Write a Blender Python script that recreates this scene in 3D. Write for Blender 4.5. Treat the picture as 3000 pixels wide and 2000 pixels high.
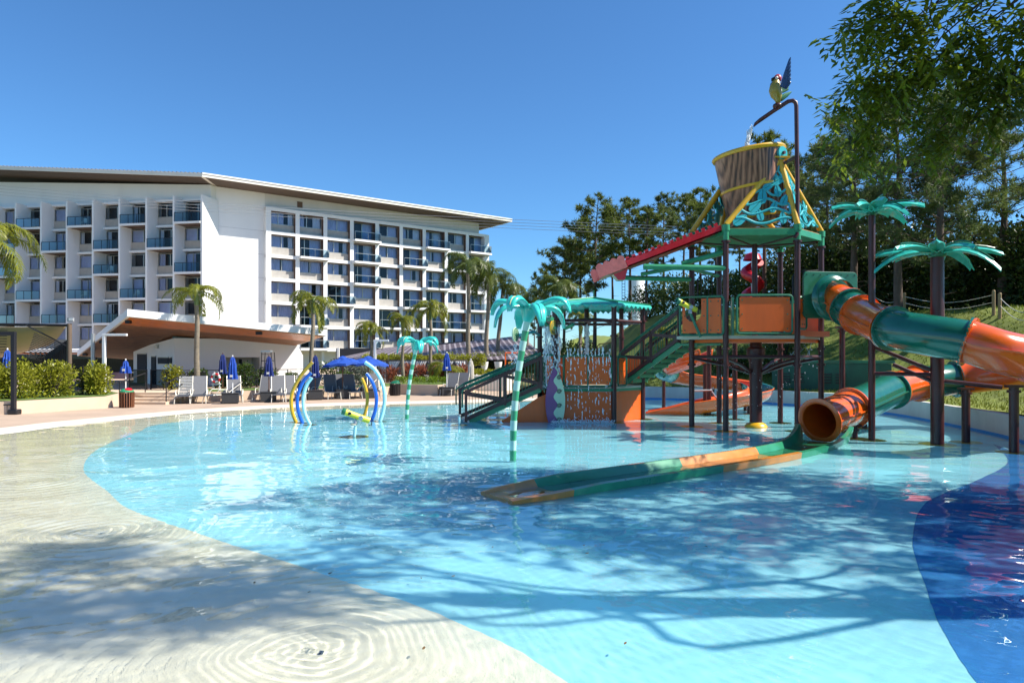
import bpy, bmesh, math, random
from mathutils import Vector, Matrix
R = math.radians
rng = random.Random(7)
scene = bpy.context.scene
for o in list(bpy.data.objects): bpy.data.objects.remove(o, do_unlink=True)
COL = scene.collection

# ------------------------------------------------------------------ camera
F = 2000.0; CX = 1500.0; HY = 1040.0; H = 2.25      # photo pixels (3000x2000), eye height in metres
cam = bpy.data.cameras.new('camera'); camo = bpy.data.objects.new('camera', cam); COL.objects.link(camo)
camo.location = (0, 0, H); camo.rotation_euler = (R(90), 0, 0)
cam.sensor_width = 36; cam.lens = 24; cam.shift_y = 40.0/3000.0
cam.clip_start = .05; cam.clip_end = 4000
scene.camera = camo
scene.render.resolution_x = 1024; scene.render.resolution_y = 682
# ------------------------------------------------------------------ light
SUN_EL = 46.0; SUN_AZ = -6.0        # azimuth: degrees from +X towards +Y
world = bpy.data.worlds.new('World'); scene.world = world; world.use_nodes = True
nt = world.node_tree; bg = nt.nodes['Background']
sky = nt.nodes.new('ShaderNodeTexSky'); sky.sky_type = 'NISHITA'; sky.sun_disc = False
sky.sun_elevation = R(SUN_EL); sky.sun_rotation = R(90 - SUN_AZ)
sky.air_density = 1.0; sky.dust_density = 0.0; sky.ozone_density = 6.0; sky.altitude = 0
tint = nt.nodes.new('ShaderNodeMix'); tint.data_type = 'RGBA'; tint.blend_type = 'MULTIPLY'; tint.inputs[0].default_value = 1; tint.inputs[7].default_value = (.56,.85,1.02,1)
nt.links.new(sky.outputs[0], tint.inputs[6]); nt.links.new(tint.outputs[2], bg.inputs[0]); bg.inputs[1].default_value = 0.10
sl = bpy.data.lights.new('sun', 'SUN'); sl.energy = 5.0; sl.angle = R(.55); sl.color = (1, .94, .84)
so = bpy.data.objects.new('sun', sl); COL.objects.link(so)
sd = Vector((math.cos(R(SUN_EL))*math.cos(R(SUN_AZ)), math.cos(R(SUN_EL))*math.sin(R(SUN_AZ)), math.sin(R(SUN_EL))))
so.rotation_euler = sd.to_track_quat('Z', 'Y').to_euler(); so.location = (30, 0, 40)
vs = scene.view_settings; vs.view_transform = 'Standard'; vs.look = 'None'; vs.gamma = 1; vs.exposure = 0.80
scene.render.engine = 'CYCLES'
scene.cycles.max_bounces = 8; scene.cycles.transparent_max_bounces = 16
scene.cycles.diffuse_bounces = 3; scene.cycles.glossy_bounces = 4

# ------------------------------------------------------------------ helpers
def W(px, py, Y): return Vector(((px-CX)/F*Y, Y, H-(py-HY)/F*Y))
def G(px, py, z=0.0):
    Y = (H-z)*F/(py-HY); return Vector(((px-CX)/F*Y, Y, z))
def V(*a): return Vector(a)

class MB:
    def __init__(s): s.v = []; s.f = []; s.m = []
    def add(s, vs, fs, mi=0):
        b = len(s.v); s.v += [tuple(x) for x in vs]
        for f in fs: s.f.append([i+b for i in f]); s.m.append(mi)
        return s
    def box(s, c, size, rz=0, mi=0, rot=None):
        x, y, z = size[0]/2, size[1]/2, size[2]/2; c = Vector(c)
        m = rot if rot is not None else Matrix.Rotation(rz, 3, 'Z')
        vs = [c + m @ Vector(p) for p in ((-x,-y,-z),(x,-y,-z),(x,y,-z),(-x,y,-z),(-x,-y,z),(x,-y,z),(x,y,z),(-x,y,z))]
        return s.add(vs, [(3,2,1,0),(4,5,6,7),(0,1,5,4),(1,2,6,5),(2,3,7,6),(3,0,4,7)], mi)
    def hexa(s, p, mi=0):   # 8 points: bottom 4 (ccw from above), top 4
        return s.add(p, [(3,2,1,0),(4,5,6,7),(0,1,5,4),(1,2,6,5),(2,3,7,6),(3,0,4,7)], mi)
    def beam(s, p0, p1, w, h, up=(0,0,1), mi=0):
        p0, p1 = Vector(p0), Vector(p1); d = (p1-p0); L = d.length
        if L < 1e-6: return s
        d.normalize(); up = Vector(up)
        if abs(d.dot(up)) > .98: up = Vector((1,0,0))
        sd = d.cross(up).normalized(); u = sd.cross(d)
        m = Matrix((d, sd, u)).transposed()
        return s.box((p0+p1)/2, (L, w, h), rot=m, mi=mi)
    def tube(s, pts, r, n=8, cap=True, mi=0, closed=False):
        pts = [Vector(p) for p in pts]; k = len(pts)
        rs = r if isinstance(r, (list, tuple)) else [r]*k
        t = []
        for i in range(k):
            a = pts[i-1] if (i or closed) else pts[i]; b = pts[(i+1) % k] if (i < k-1 or closed) else pts[i]
            t.append((b-a).normalized())
        up = Vector((0,0,1)) if abs(t[0].z) < .9 else Vector((1,0,0))
        nx = t[0].cross(up).normalized(); b0 = len(s.v)
        for i in range(k):
            nx = (nx - t[i]*nx.dot(t[i])).normalized(); ny = t[i].cross(nx)
            for j in range(n):
                a = 2*math.pi*j/n
                s.v.append(tuple(pts[i] + (nx*math.cos(a)+ny*math.sin(a))*rs[i]))
        for i in range(k if closed else k-1):
            i2 = (i+1) % k
            for j in range(n):
                s.f.append([b0+i*n+j, b0+i*n+(j+1)%n, b0+i2*n+(j+1)%n, b0+i2*n+j]); s.m.append(mi)
        if cap and not closed:
            s.f.append([b0+j for j in range(n)][::-1]); s.m.append(mi)
            s.f.append([b0+(k-1)*n+j for j in range(n)]); s.m.append(mi)
        return s
    def lathe(s, prof, n=16, c=(0,0,0), M=None, mi=0):
        c = Vector(c); b = len(s.v)
        for r, z in prof:
            for j in range(n):
                a = 2*math.pi*j/n; p = Vector((r*math.cos(a), r*math.sin(a), z))
                s.v.append(tuple(c + (M @ p if M is not None else p)))
        for i in range(len(prof)-1):
            for j in range(n):
                s.f.append([b+i*n+j, b+i*n+(j+1)%n, b+(i+1)*n+(j+1)%n, b+(i+1)*n+j]); s.m.append(mi)
        return s
    def disc(s, c, r, n=16, M=None, mi=0):
        return s.lathe([(0.001,0),(r,0)], n, c, M, mi)
    def prism(s, poly, z0, z1, mi=0):
        n = len(poly); vs = [(p[0],p[1],z0) for p in poly]+[(p[0],p[1],z1) for p in poly]
        fs = [list(range(n))[::-1], list(range(n,2*n))]+[[i,(i+1)%n,n+(i+1)%n,n+i] for i in range(n)]
        return s.add(vs, fs, mi)
    def slab(s, pts, off, mi=0):   # 3-D polygon extruded by vector
        n = len(pts); off = Vector(off); vs = [Vector(p) for p in pts]+[Vector(p)+off for p in pts]
        fs = [list(range(n))[::-1], list(range(n,2*n))]+[[i,(i+1)%n,n+(i+1)%n,n+i] for i in range(n)]
        return s.add(vs, fs, mi)
    def ball(s, c, r, nu=10, nv=6, mi=0, sc=(1,1,1), M=None):
        c = Vector(c); b = len(s.v)
        for i in range(nv+1):
            th = math.pi*i/nv
            for j in range(nu):
                a = 2*math.pi*j/nu
                p = Vector((r*sc[0]*math.sin(th)*math.cos(a), r*sc[1]*math.sin(th)*math.sin(a), -r*sc[2]*math.cos(th)))
                s.v.append(tuple(c+(M@p if M is not None else p)))
        for i in range(nv):
            for j in range(nu):
                s.f.append([b+i*nu+j, b+i*nu+(j+1)%nu, b+(i+1)*nu+(j+1)%nu, b+(i+1)*nu+j]); s.m.append(mi)
        return s
    def mesh(s, name, mats, smooth=False, angle=40):
        me = bpy.data.meshes.new(name); me.from_pydata(s.v, [], s.f)
        for m in (mats if isinstance(mats, (list, tuple)) else [mats]): me.materials.append(m)
        if any(s.m): me.polygons.foreach_set('material_index', s.m)
        if smooth:
            me.polygons.foreach_set('use_smooth', [True]*len(me.polygons))
            if angle < 170: me.set_sharp_from_angle(angle=R(angle))
        me.update(); return me

def link(name, me, parent=None, loc=None, rz=None):
    o = bpy.data.objects.new(name, me); COL.objects.link(o)
    if parent is not None: o.parent = parent
    if loc is not None: o.location = loc
    if rz is not None: o.rotation_euler = (0,0,rz)
    return o
def root_loc(o):
    p = Vector((0,0,0))
    while o is not None: p = p + o.location; o = o.parent
    return p
def part(name, mb, mats, parent=None, smooth=False, angle=40, world_space=True, bev=0, label=None):
    """one mesh object; verts given in world space are shifted to the parent's origin"""
    if world_space and parent is not None:
        off = root_loc(parent); mb.v = [(x-off.x, y-off.y, z-off.z) for x,y,z in mb.v]
    o = link(name, mb.mesh(name, mats, smooth, angle), parent)
    if bev:
        bm = o.modifiers.new('bevel', 'BEVEL'); bm.width = bev; bm.segments = 2; bm.limit_method = 'ANGLE'
    if label: o['label'] = label
    return o
def tag(o, label, cat, group=None, kind=None):
    if label: o['label'] = label
    if cat: o['category'] = cat
    if group: o['group'] = group
    if kind: o['kind'] = kind
    return o
def thing(name, label, cat, loc=(0,0,0), group=None, rz=0):
    o = link(name, None, None, Vector(loc)); o.rotation_euler = (0,0,rz); o.empty_display_size = .2
    return tag(o, label, cat, group)
def single(name, mb, mats, label, cat, group=None, loc=None, smooth=False, angle=40, kind=None, bev=0):
    """a thing that is one mesh; loc = its base (world verts are shifted there)"""
    if loc is not None:
        mb.v = [(x-loc[0], y-loc[1], z-loc[2]) for x,y,z in mb.v]
    o = link(name, mb.mesh(name, mats, smooth, angle), None, loc)
    if bev:
        bm = o.modifiers.new('bevel', 'BEVEL'); bm.width = bev; bm.segments = 2; bm.limit_method = 'ANGLE'
    return tag(o, label, cat, group, kind)
def struct(name, mb, mats, smooth=False, kind='structure', label=None):
    o = link(name, mb.mesh(name, mats, smooth)); o['kind'] = kind
    if label: o['label'] = label
    return o
def copy_tree(o, parent=None):
    c = o.copy(); COL.objects.link(c); c.parent = parent
    for ch in list(o.children): copy_tree(ch, c)
    return c
def place(o, loc, rz=0, label=None, s=None):
    o.location = loc; o.rotation_euler = (0,0,rz)
    if s: o.scale = (s,s,s)
    if label: o['label'] = label
    return o

# ------------------------------------------------------------------ materials
MAT = {}
def mat(name, col, rough=.5, metal=0, var=.12, scale=2.0, bump=0, bscale=25, spec=.5, coat=0, trans=0, streak=0):
    if name in MAT: return MAT[name]
    m = bpy.data.materials.new(name); m.use_nodes = True; t = m.node_tree; p = t.nodes['Principled BSDF']
    p.inputs['Roughness'].default_value = rough; p.inputs['Metallic'].default_value = metal
    p.inputs['Specular IOR Level'].default_value = spec
    p.inputs['Coat Weight'].default_value = coat; p.inputs['Coat Roughness'].default_value = .08
    p.inputs['Transmission Weight'].default_value = trans
    c = (col[0], col[1], col[2], 1)
    if var > 0:
        tc = t.nodes.new('ShaderNodeTexCoord')
        n1 = t.nodes.new('ShaderNodeTexNoise'); n1.inputs['Scale'].default_value = scale; n1.inputs['Detail'].default_value = 6
        n1.inputs['Roughness'].default_value = .65
        if streak:
            mp = t.nodes.new('ShaderNodeMapping'); mp.inputs['Scale'].default_value = (1, 1, streak)
            t.links.new(tc.outputs['Object'], mp.inputs[0]); t.links.new(mp.outputs[0], n1.inputs[0])
        else: t.links.new(tc.outputs['Object'], n1.inputs[0])
        mr = t.nodes.new('ShaderNodeMapRange'); mr.inputs[1].default_value = .3; mr.inputs[2].default_value = .7
        mr.inputs[3].default_value = 1-var; mr.inputs[4].default_value = 1+var*.6
        t.links.new(n1.outputs[0], mr.inputs[0])
        hs = t.nodes.new('ShaderNodeHueSaturation'); hs.inputs['Color'].default_value = c
        t.links.new(mr.outputs[0], hs.inputs['Value']); t.links.new(hs.outputs[0], p.inputs['Base Color'])
        rr = t.nodes.new('ShaderNodeMapRange'); rr.inputs[3].default_value = max(.02, rough-.08); rr.inputs[4].default_value = min(1, rough+.12)
        t.links.new(n1.outputs[0], rr.inputs[0]); t.links.new(rr.outputs[0], p.inputs['Roughness'])
    else: p.inputs['Base Color'].default_value = c
    if bump:
        tc = t.nodes.new('ShaderNodeTexCoord')
        n2 = t.nodes.new('ShaderNodeTexNoise'); n2.inputs['Scale'].default_value = bscale; n2.inputs['Detail'].default_value = 4
        b = t.nodes.new('ShaderNodeBump'); b.inputs['Strength'].default_value = bump; b.inputs['Distance'].default_value = .02
        t.links.new(tc.outputs['Object'], n2.inputs[0]); t.links.new(n2.outputs[0], b.inputs['Height']); t.links.new(b.outputs[0], p.inputs['Normal'])
    MAT[name] = m; return m
def leafmat(name, c1, c2, rough=.45, transl=.35, scale=.8, c3=None):
    """two-tone leaf, light shining through; tone varies from leaf clump to leaf clump"""
    if name in MAT: return MAT[name]
    m = bpy.data.materials.new(name); m.use_nodes = True; t = m.node_tree; p = t.nodes['Principled BSDF']
    p.inputs['Roughness'].default_value = rough; p.inputs['Specular IOR Level'].default_value = .35
    geo = t.nodes.new('ShaderNodeNewGeometry'); tc = t.nodes.new('ShaderNodeTexCoord')
    n1 = t.nodes.new('ShaderNodeTexNoise'); n1.inputs['Scale'].default_value = scale; n1.inputs['Detail'].default_value = 5
    t.links.new(tc.outputs['Object'], n1.inputs[0])
    ad = t.nodes.new('ShaderNodeMath'); ad.operation = 'MULTIPLY_ADD'; ad.inputs[1].default_value = .45
    t.links.new(geo.outputs['Random Per Island'], ad.inputs[0])
    mr = t.nodes.new('ShaderNodeMapRange'); mr.inputs[1].default_value = .3; mr.inputs[2].default_value = .7; mr.inputs[4].default_value = .6
    t.links.new(n1.outputs[0], mr.inputs[0]); t.links.new(mr.outputs[0], ad.inputs[2])
    cr = t.nodes.new('ShaderNodeValToRGB'); e = cr.color_ramp.elements
    e[0].color = (*c1, 1); e[1].color = (*c2, 1)
    if c3: x = cr.color_ramp.elements.new(.93); x.color = (*c2, 1); e[-1].color = (*c3, 1)
    t.links.new(ad.outputs[0], cr.inputs[0]); t.links.new(cr.outputs[0], p.inputs['Base Color'])
    tr = t.nodes.new('ShaderNodeBsdfTranslucent'); t.links.new(cr.outputs[0], tr.inputs[0])
    mx = t.nodes.new('ShaderNodeMixShader'); mx.inputs[0].default_value = transl
    out = t.nodes['Material Output']
    t.links.new(p.outputs[0], mx.inputs[1]); t.links.new(tr.outputs[0], mx.inputs[2]); t.links.new(mx.outputs[0], out.inputs[0])
    MAT[name] = m; return m
def glassmat(name, tint=(.9,.95,.95), refl=1.0, rough=.02, ior=1.45):
    """thin sheet of glass: reflects by angle, lets light straight through"""
    if name in MAT: return MAT[name]
    m = bpy.data.materials.new(name); m.use_nodes = True; t = m.node_tree; t.nodes.remove(t.nodes['Principled BSDF'])
    tr = t.nodes.new('ShaderNodeBsdfTransparent'); tr.inputs[0].default_value = (*tint, 1)
    gl = t.nodes.new('ShaderNodeBsdfGlossy'); gl.inputs['Roughness'].default_value = rough; gl.inputs[0].default_value = (refl,refl,refl,1)
    fr = t.nodes.new('ShaderNodeFresnel'); fr.inputs[0].default_value = ior
    ml = t.nodes.new('ShaderNodeMath'); ml.operation = 'MULTIPLY'; ml.inputs[1].default_value = 1.1; ml.use_clamp = True
    mx = t.nodes.new('ShaderNodeMixShader')
    t.links.new(fr.outputs[0], ml.inputs[0]); t.links.new(ml.outputs[0], mx.inputs[0])
    t.links.new(tr.outputs[0], mx.inputs[1]); t.links.new(gl.outputs[0], mx.inputs[2]); t.links.new(mx.outputs[0], t.nodes['Material Output'].inputs[0])
    MAT[name] = m; return m

WHITE = mat('white_render', (.78,.78,.77), .8, var=.05, scale=.35, bump=.15, bscale=12, streak=.15)
CREAM = mat('cream_render', (.74,.70,.62), .75, var=.08, scale=.5)
CONC = mat('concrete', (.42,.39,.35), .85, var=.15, scale=1.2, bump=.2, bscale=15)
SOFFIT = mat('soffit_brown', (.11,.075,.055), .7, var=.25, scale=2, streak=.2)
BROWN = mat('brown_reveal', (.13,.075,.05), .6)
ALU = mat('aluminium', (.45,.44,.40), .35, .6, var=.05)
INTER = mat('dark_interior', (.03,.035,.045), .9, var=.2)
CURT = mat('curtain', (.62,.62,.80), .9, var=.12, scale=1.5)
CURTW = mat('curtain_pale', (.80,.78,.84), .9, var=.1, scale=1.5)
PANE = glassmat('window_glass', (.80,.87,.93), .8, .01, 1.45)
RAILG = glassmat('railing_glass', (.45,.62,.70), .55, .02, 1.35)
DKMETAL = mat('dark_metal', (.02,.02,.025), .45, .3, var=.1)
# ------------------------------------------------------------------ ground, pool, hill
def catmull(pts, n, closed=True):
    out = []; k = len(pts); seg = k if closed else k-1
    for i in range(seg):
        p0, p1, p2, p3 = [Vector(pts[(i+j) % k]) if closed else Vector(pts[min(max(i+j,0),k-1)]) for j in (-1,0,1,2)]
        for j in range(n):
            t = j/n
            out.append(.5*((2*p1)+(p2-p0)*t+(2*p0-5*p1+4*p2-p3)*t*t+(3*p1-p0-3*p2+p3)*t**3))
    if not closed: out.append(Vector(pts[-1]))
    return out
POOL_EDGE = [(-15.2,16.5),(-14.6,19.4),(-14.2,22),(-13.5,24),(-12.2,26.9),(-9.7,29.4),(-6.8,31.0),(-2.7,32.3),(2,34.4),(6.8,35.2),(11.6,32.0),(14.3,27.3),(14.0,21.4),(13.1,17.3),(11.2,13.2),(8.3,10.0),(6.9,7.4),(7.2,3),(6,-2),(1,-5.5),(-7,-6),(-14,-2),(-17,5),(-16.6,11)]
PC = Vector((0.5,16.0))
edge = [Vector((p[0],p[1])) for p in catmull(POOL_EDGE, 8)]
NB = len(edge)
def polar_curve(pts):
    """closed curve given by points around PC -> radius by angle (piecewise linear, smoothed by catmull before)"""
    a = sorted((math.atan2(p[1]-PC.y, p[0]-PC.x), math.hypot(p[0]-PC.x, p[1]-PC.y)) for p in pts)
    def r(th):
        for i in range(len(a)):
            t0, r0 = a[i-1]; t1, r1 = a[i]
            if i == 0: t0 -= 2*math.pi
            if t0 <= th <= t1: return r0+(r1-r0)*(th-t0)/max(1e-6,t1-t0)
        t0, r0 = a[-1]; t1, r1 = a[0]; t1 += 2*math.pi
        return r0+(r1-r0)*(th-t0)/max(1e-6,t1-t0)
    return r
r_edge = polar_curve(edge)
BLUE = [(-11.6,22.5),(-11.1,20.3),(-10.1,16.7),(-8.6,13.7),(-6.9,11.6),(-5.5,10.0),(-2.9,7.93),(-1.15,6.55),(-.43,5.9),(.33,5.0),(1.0,3.6),(2.2,0),(5,-1),(6.7,3),(6.6,7.4),(7.9,10.1),(10.9,13.3),(12.8,17.3),(13.7,21.4),(14.0,27.2),(11.4,31.7),(6.7,34.9),(2,34.0),(-2.4,31.4),(-5.5,29.9),(-8.2,28),(-10.4,25.6)]
r_blue = polar_curve([Vector((p[0],p[1])) for p in catmull(BLUE, 8)])
NT = 240
ths = [-math.pi+2*math.pi*(i+.5)/NT for i in range(NT)]
def ring_pts(rf, z, add=0):
    return [(PC.x+math.cos(t)*(rf(t)+add), PC.y+math.sin(t)*(rf(t)+add), z(t) if callable(z) else z) for t in ths]
def is_wall(t):      # the far right side has an upright wall, the left is a beach
    x = PC.x+math.cos(t)*r_edge(t); y = PC.y+math.sin(t)*r_edge(t)
    return 1.0 if (x > 3.0 and y > -3) else 0.0
DEPTH = -.22
def strip(mb, A, B, mi=0):
    n = len(A); mb.add(A+B, [(i,(i+1)%n,n+(i+1)%n,n+i) for i in range(n)], mi)

SAND = mat('beach_render', (.80,.735,.575), .8, var=.10, scale=1.3, bump=.25, bscale=60)
PAVEP = mat('paving_pale', (.68,.58,.47), .85, var=.10, scale=.7, bump=.2, bscale=50)
PAVE = mat('paving_pink', (.46,.34,.25), .85, var=.14, scale=.6, bump=.2, bscale=40)
BLUEP = mat('pool_paint', (.36,.74,.82), .6, var=.13, scale=.9)
BLUED = mat('pool_paint_dark', (.02,.20,.50), .6, var=.1, scale=.6)
BLUEL = mat('pool_paint_line', (.05,.30,.68), .5, var=.1, scale=1.0)
POOLW = mat('pool_wall_render', (.60,.58,.52), .8, var=.14, scale=1.2, streak=.3)
GRASS = mat('grass_ground', (.17,.21,.03), .9, var=.45, scale=1.5, bump=.6, bscale=30)
EARTH = mat('earth', (.12,.13,.05), .95, var=.3, scale=.2)
# ground: one sheet to the horizon, sunk under the pool
mb = MB(); ground = None
xs = [-900,-500,-300,-200,-120,-80,-60,-45,-35,-28,-24,-20,20,24,28,35,45,60,80,120,200,300,500,900]
ys = [-300,-100,-40,-20,-12,-9,39,42,50,60,80,100,130,180,250,400,700,1200,2500]
for y in ys:
    for x in xs: mb.v.append((x,y,-1.0 if (abs(x) < 21 and -10 < y < 40) else -.03))
nx = len(xs)
for j in range(len(ys)-1):
    for i in range(nx-1): mb.f.append([j*nx+i, j*nx+i+1, (j+1)*nx+i+1, (j+1)*nx+i]); mb.m.append(0)
struct('ground', mb, EARTH)
# pool floor
mb = MB(); zw = lambda t: DEPTH
z_b = lambda t: DEPTH*.85 if not is_wall(t) else DEPTH
strip(mb, ring_pts(lambda t: r_blue(t)*.93, DEPTH), ring_pts(r_blue, z_b), 0)
P = ring_pts(lambda t: r_blue(t)*.93, DEPTH); mb.add(P, [list(range(NT))], 0)
struct('pool_floor', mb, BLUEP)
mb = MB()
strip(mb, ring_pts(r_blue, z_b), ring_pts(r_edge, lambda t: DEPTH if is_wall(t) else 0.0), 0)
struct('pool_beach', mb, SAND)
# dark painted zone near the right wall
mb = MB(); dk = [(12.4,17.6),(10.6,14.6),(8.4,12.4),(6.5,10.7),(5.05,8.6),(4.2,6.95),(3.5,5.4),(2.6,2.6),(6.7,3),(6.6,7.4),(7.9,10.1),(10.9,13.3)]
dk = [(p[0],p[1]) for p in catmull(dk[:8], 8, closed=False)]+dk[8:]; mb.add([(x,y,DEPTH+.006) for x,y in dk], [list(range(len(dk)))]); struct('pool_floor_dark_zone', mb, BLUED)
# dry band and paving around the left side, wall on the right
mb = MB()
A = ring_pts(r_edge, 0.0); B = ring_pts(r_edge, .045, 1.0); C = ring_pts(r_edge, .05, 1.05); D = ring_pts(r_edge, .06, 9.0)
n = NT
for i in range(n):
    j = (i+1) % n
    if not (is_wall(ths[i]) and is_wall(ths[j])):
        mb.add([A[i],A[j],B[j],B[i]], [(0,1,2,3)], 0); mb.add([B[i],B[j],C[j],C[i]], [(0,1,2,3)], 0); mb.add([C[i],C[j],D[j],D[i]], [(0,1,2,3)], 1)
struct('pool_deck', mb, [PAVEP, PAVE])
wi = [i for i in range(n) if is_wall(ths[i])]
mb = MB(); mbl = MB()
for a, b in zip(wi[:-1], wi[1:]):
    if b != a+1: continue
    p, q = A[a], A[b]
    o1 = ring_pts(r_edge, 0, .28)
    P2, Q2 = o1[a], o1[b]
    zt = .62
    mb.hexa([(p[0],p[1],-.6),(q[0],q[1],-.6),(Q2[0],Q2[1],-.6),(P2[0],P2[1],-.6),(p[0],p[1],zt),(q[0],q[1],zt),(Q2[0],Q2[1],zt),(P2[0],P2[1],zt)])
    i1 = Vector((PC.x-p[0],PC.y-p[1])).normalized()*.015
    mbl.add([(p[0]+i1.x,p[1]+i1.y,-.35),(q[0]+i1.x,q[1]+i1.y,-.35),(q[0]+i1.x,q[1]+i1.y,.06),(p[0]+i1.x,p[1]+i1.y,.06)], [(0,1,2,3)])
wroot = single('pool_wall', mb, POOLW, 'low pale curved retaining wall around the far side of the pool', 'wall', loc=(13,18,-.6))
part('painted_band', mbl, BLUEL, wroot, label='bright blue painted band at the waterline')
# hill behind and to the right
HL = [(12,150),(5,90),(2,62),(3,48),(6.5,37.2),(9.5,35.4),(12.3,33.0),(14.9,28.4),(14.9,24.5),(14.5,21),(13.8,17.0),(12.2,13.5),(9.3,10),(8.2,6),(9,0),(9,-30)]
def hill_d(x, y):
    best = 1e9; sg = 1
    for (x0,y0),(x1,y1) in zip(HL[:-1],HL[1:]):
        dx, dy = x1-x0, y1-y0; t = max(0,min(1,((x-x0)*dx+(y-y0)*dy)/(dx*dx+dy*dy)))
        ex, ey = x-(x0+dx*t), y-(y0+dy*t); d = ex*ex+ey*ey
        if d < best: best = d; sg = 1 if (dx*ey-dy*ex) > 0 else -1
    return math.sqrt(best)*sg
def smooth(a, b, x):
    t = max(0,min(1,(x-a)/(b-a))); return t*t*(3-2*t)
def hill_z(x, y):
    d = hill_d(x, y)
    if d < 0: return None
    base = .58 if y < 45 else .1
    lift = 3.9*smooth(0.8, 10.5, d)*(1-.55*smooth(-12,-30,-y)*smooth(12,9,x)*0) + .035*max(0,d-10)
    lift += 1.7*smooth(2,12,d)*smooth(38,52,y)
    if y < 14: lift *= smooth(2, 16, y)*.75+.1
    return base+lift+.10*math.sin(x*.7+y*.3)*smooth(1.5,5,d)+.06*math.sin(x*1.9-y*1.3)*smooth(1.5,4,d)
mb = MB(); S = 14; gx = []
x = -40.0
D0 = [0,.25,.6,1,1.6,2.3,3.1,4,5,6,7,8,9,10,11,13,16,20,26,34,45,60,90,140,220]
cl = [Vector((p[0],p[1])) for p in catmull(HL, 6, closed=False)]
rows = []
for i, p in enumerate(cl):
    a = cl[max(0,i-1)]; b = cl[min(len(cl)-1,i+1)]; t = (b-a).normalized(); nrm = Vector((-t.y, t.x))
    # swing outward directions gradually so rows never cross
    ang = math.atan2(p.y-12, p.x+8); rad = Vector((math.cos(ang), math.sin(ang)))
    row = []
    for d in D0:
        w = min(1, d/8); dr = (nrm*(1-w)+rad*w).normalized(); q = p+dr*d
        z = hill_z(q.x, q.y); row.append((q.x, q.y, z if z is not None else .58))
    row[0] = (row[0][0], row[0][1], .58 if row[0][1] < 45 else -.05)
    rows.append(row)
k = len(D0)
for r_ in rows: mb.v += r_
for i in range(len(rows)-1):
    for j in range(k-1): mb.f.append([i*k+j, (i+1)*k+j, (i+1)*k+j+1, i*k+j+1][::-1]); mb.m.append(0)
struct('grass_hill', mb, GRASS, smooth=True)
# water: a real rippled sheet of refracting glass, rings of waves spreading from bubblers
import numpy as np
RINGS = ((-1.5,5.33,.0050,.125,1.0),(-5.3,8.8,.0058,.17,1.2),(-8.6,12.3,.007,.22,1.6),(-10.9,15.6,.007,.26,1.6),(-9.6,19.5,.007,.3,1.6))
def wave_h(X, Y):
    rs = np.random.RandomState(4); h = np.zeros_like(X)
    D = np.hypot(X, Y); fade = np.clip(1.2-D/40, .35, 1)
    for k in range(34):      # short crossing wavelets
        lam = rs.uniform(.35,2.2); a = rs.uniform(0,2*np.pi); kx, ky = np.cos(a)*2*np.pi/lam, np.sin(a)*1.35*2*np.pi/lam
        h += (.0007*lam**1.1)*np.sin(kx*X+ky*Y+rs.uniform(0,6.28)+.8*np.sin(.7*X*np.sin(a)+.5*Y+k))*fade
    for k in range(30):      # fine crossing ripples
        lam = rs.uniform(.10,.32); a = rs.uniform(0,2*np.pi); h += .0019*lam*np.sin((np.cos(a)*X+np.sin(a)*Y)*2*np.pi/lam+rs.uniform(0,6.28)+1.1*np.sin(1.3*X+k)+1.2*np.sin(1.1*Y-k))*np.clip(1.1-D/22,0,1)*(.5+.5*np.sin(.9*X+k)*np.sin(.8*Y+2*k))
    for cx, cy, A, lam, ext in RINGS:
        dx, dy = X-cx, Y-cy; r = np.hypot(dx, dy); th = np.arctan2(dy, dx)
        r2 = r+.035*np.sin(3*th+1)+.02*np.sin(7*th)*np.clip(r,0,1)+.03*np.sin(1.7*X+2.3*Y)
        env = np.exp(-r/ext)*np.clip(r*4,0,1)*(.75+.25*np.sin(2*th+cx))
        brk = .55+.45*np.sin(3.1*X+1.7*np.sin(2.3*Y))*np.sin(2.7*Y+1.3*np.sin(2.9*X))
        h += A*env*brk*np.sin(2*np.pi*r2**.93/lam)+.32*A*env*(1-brk)*np.sin(2*np.pi*r2/(lam*.56)+2*np.sin(2*th))
        h += .0016*np.exp(-(r/.32)**2)*np.sin(23*X+5*np.sin(9*Y))*np.sin(21*Y+4*np.sin(8*X))*2
    return h
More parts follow.
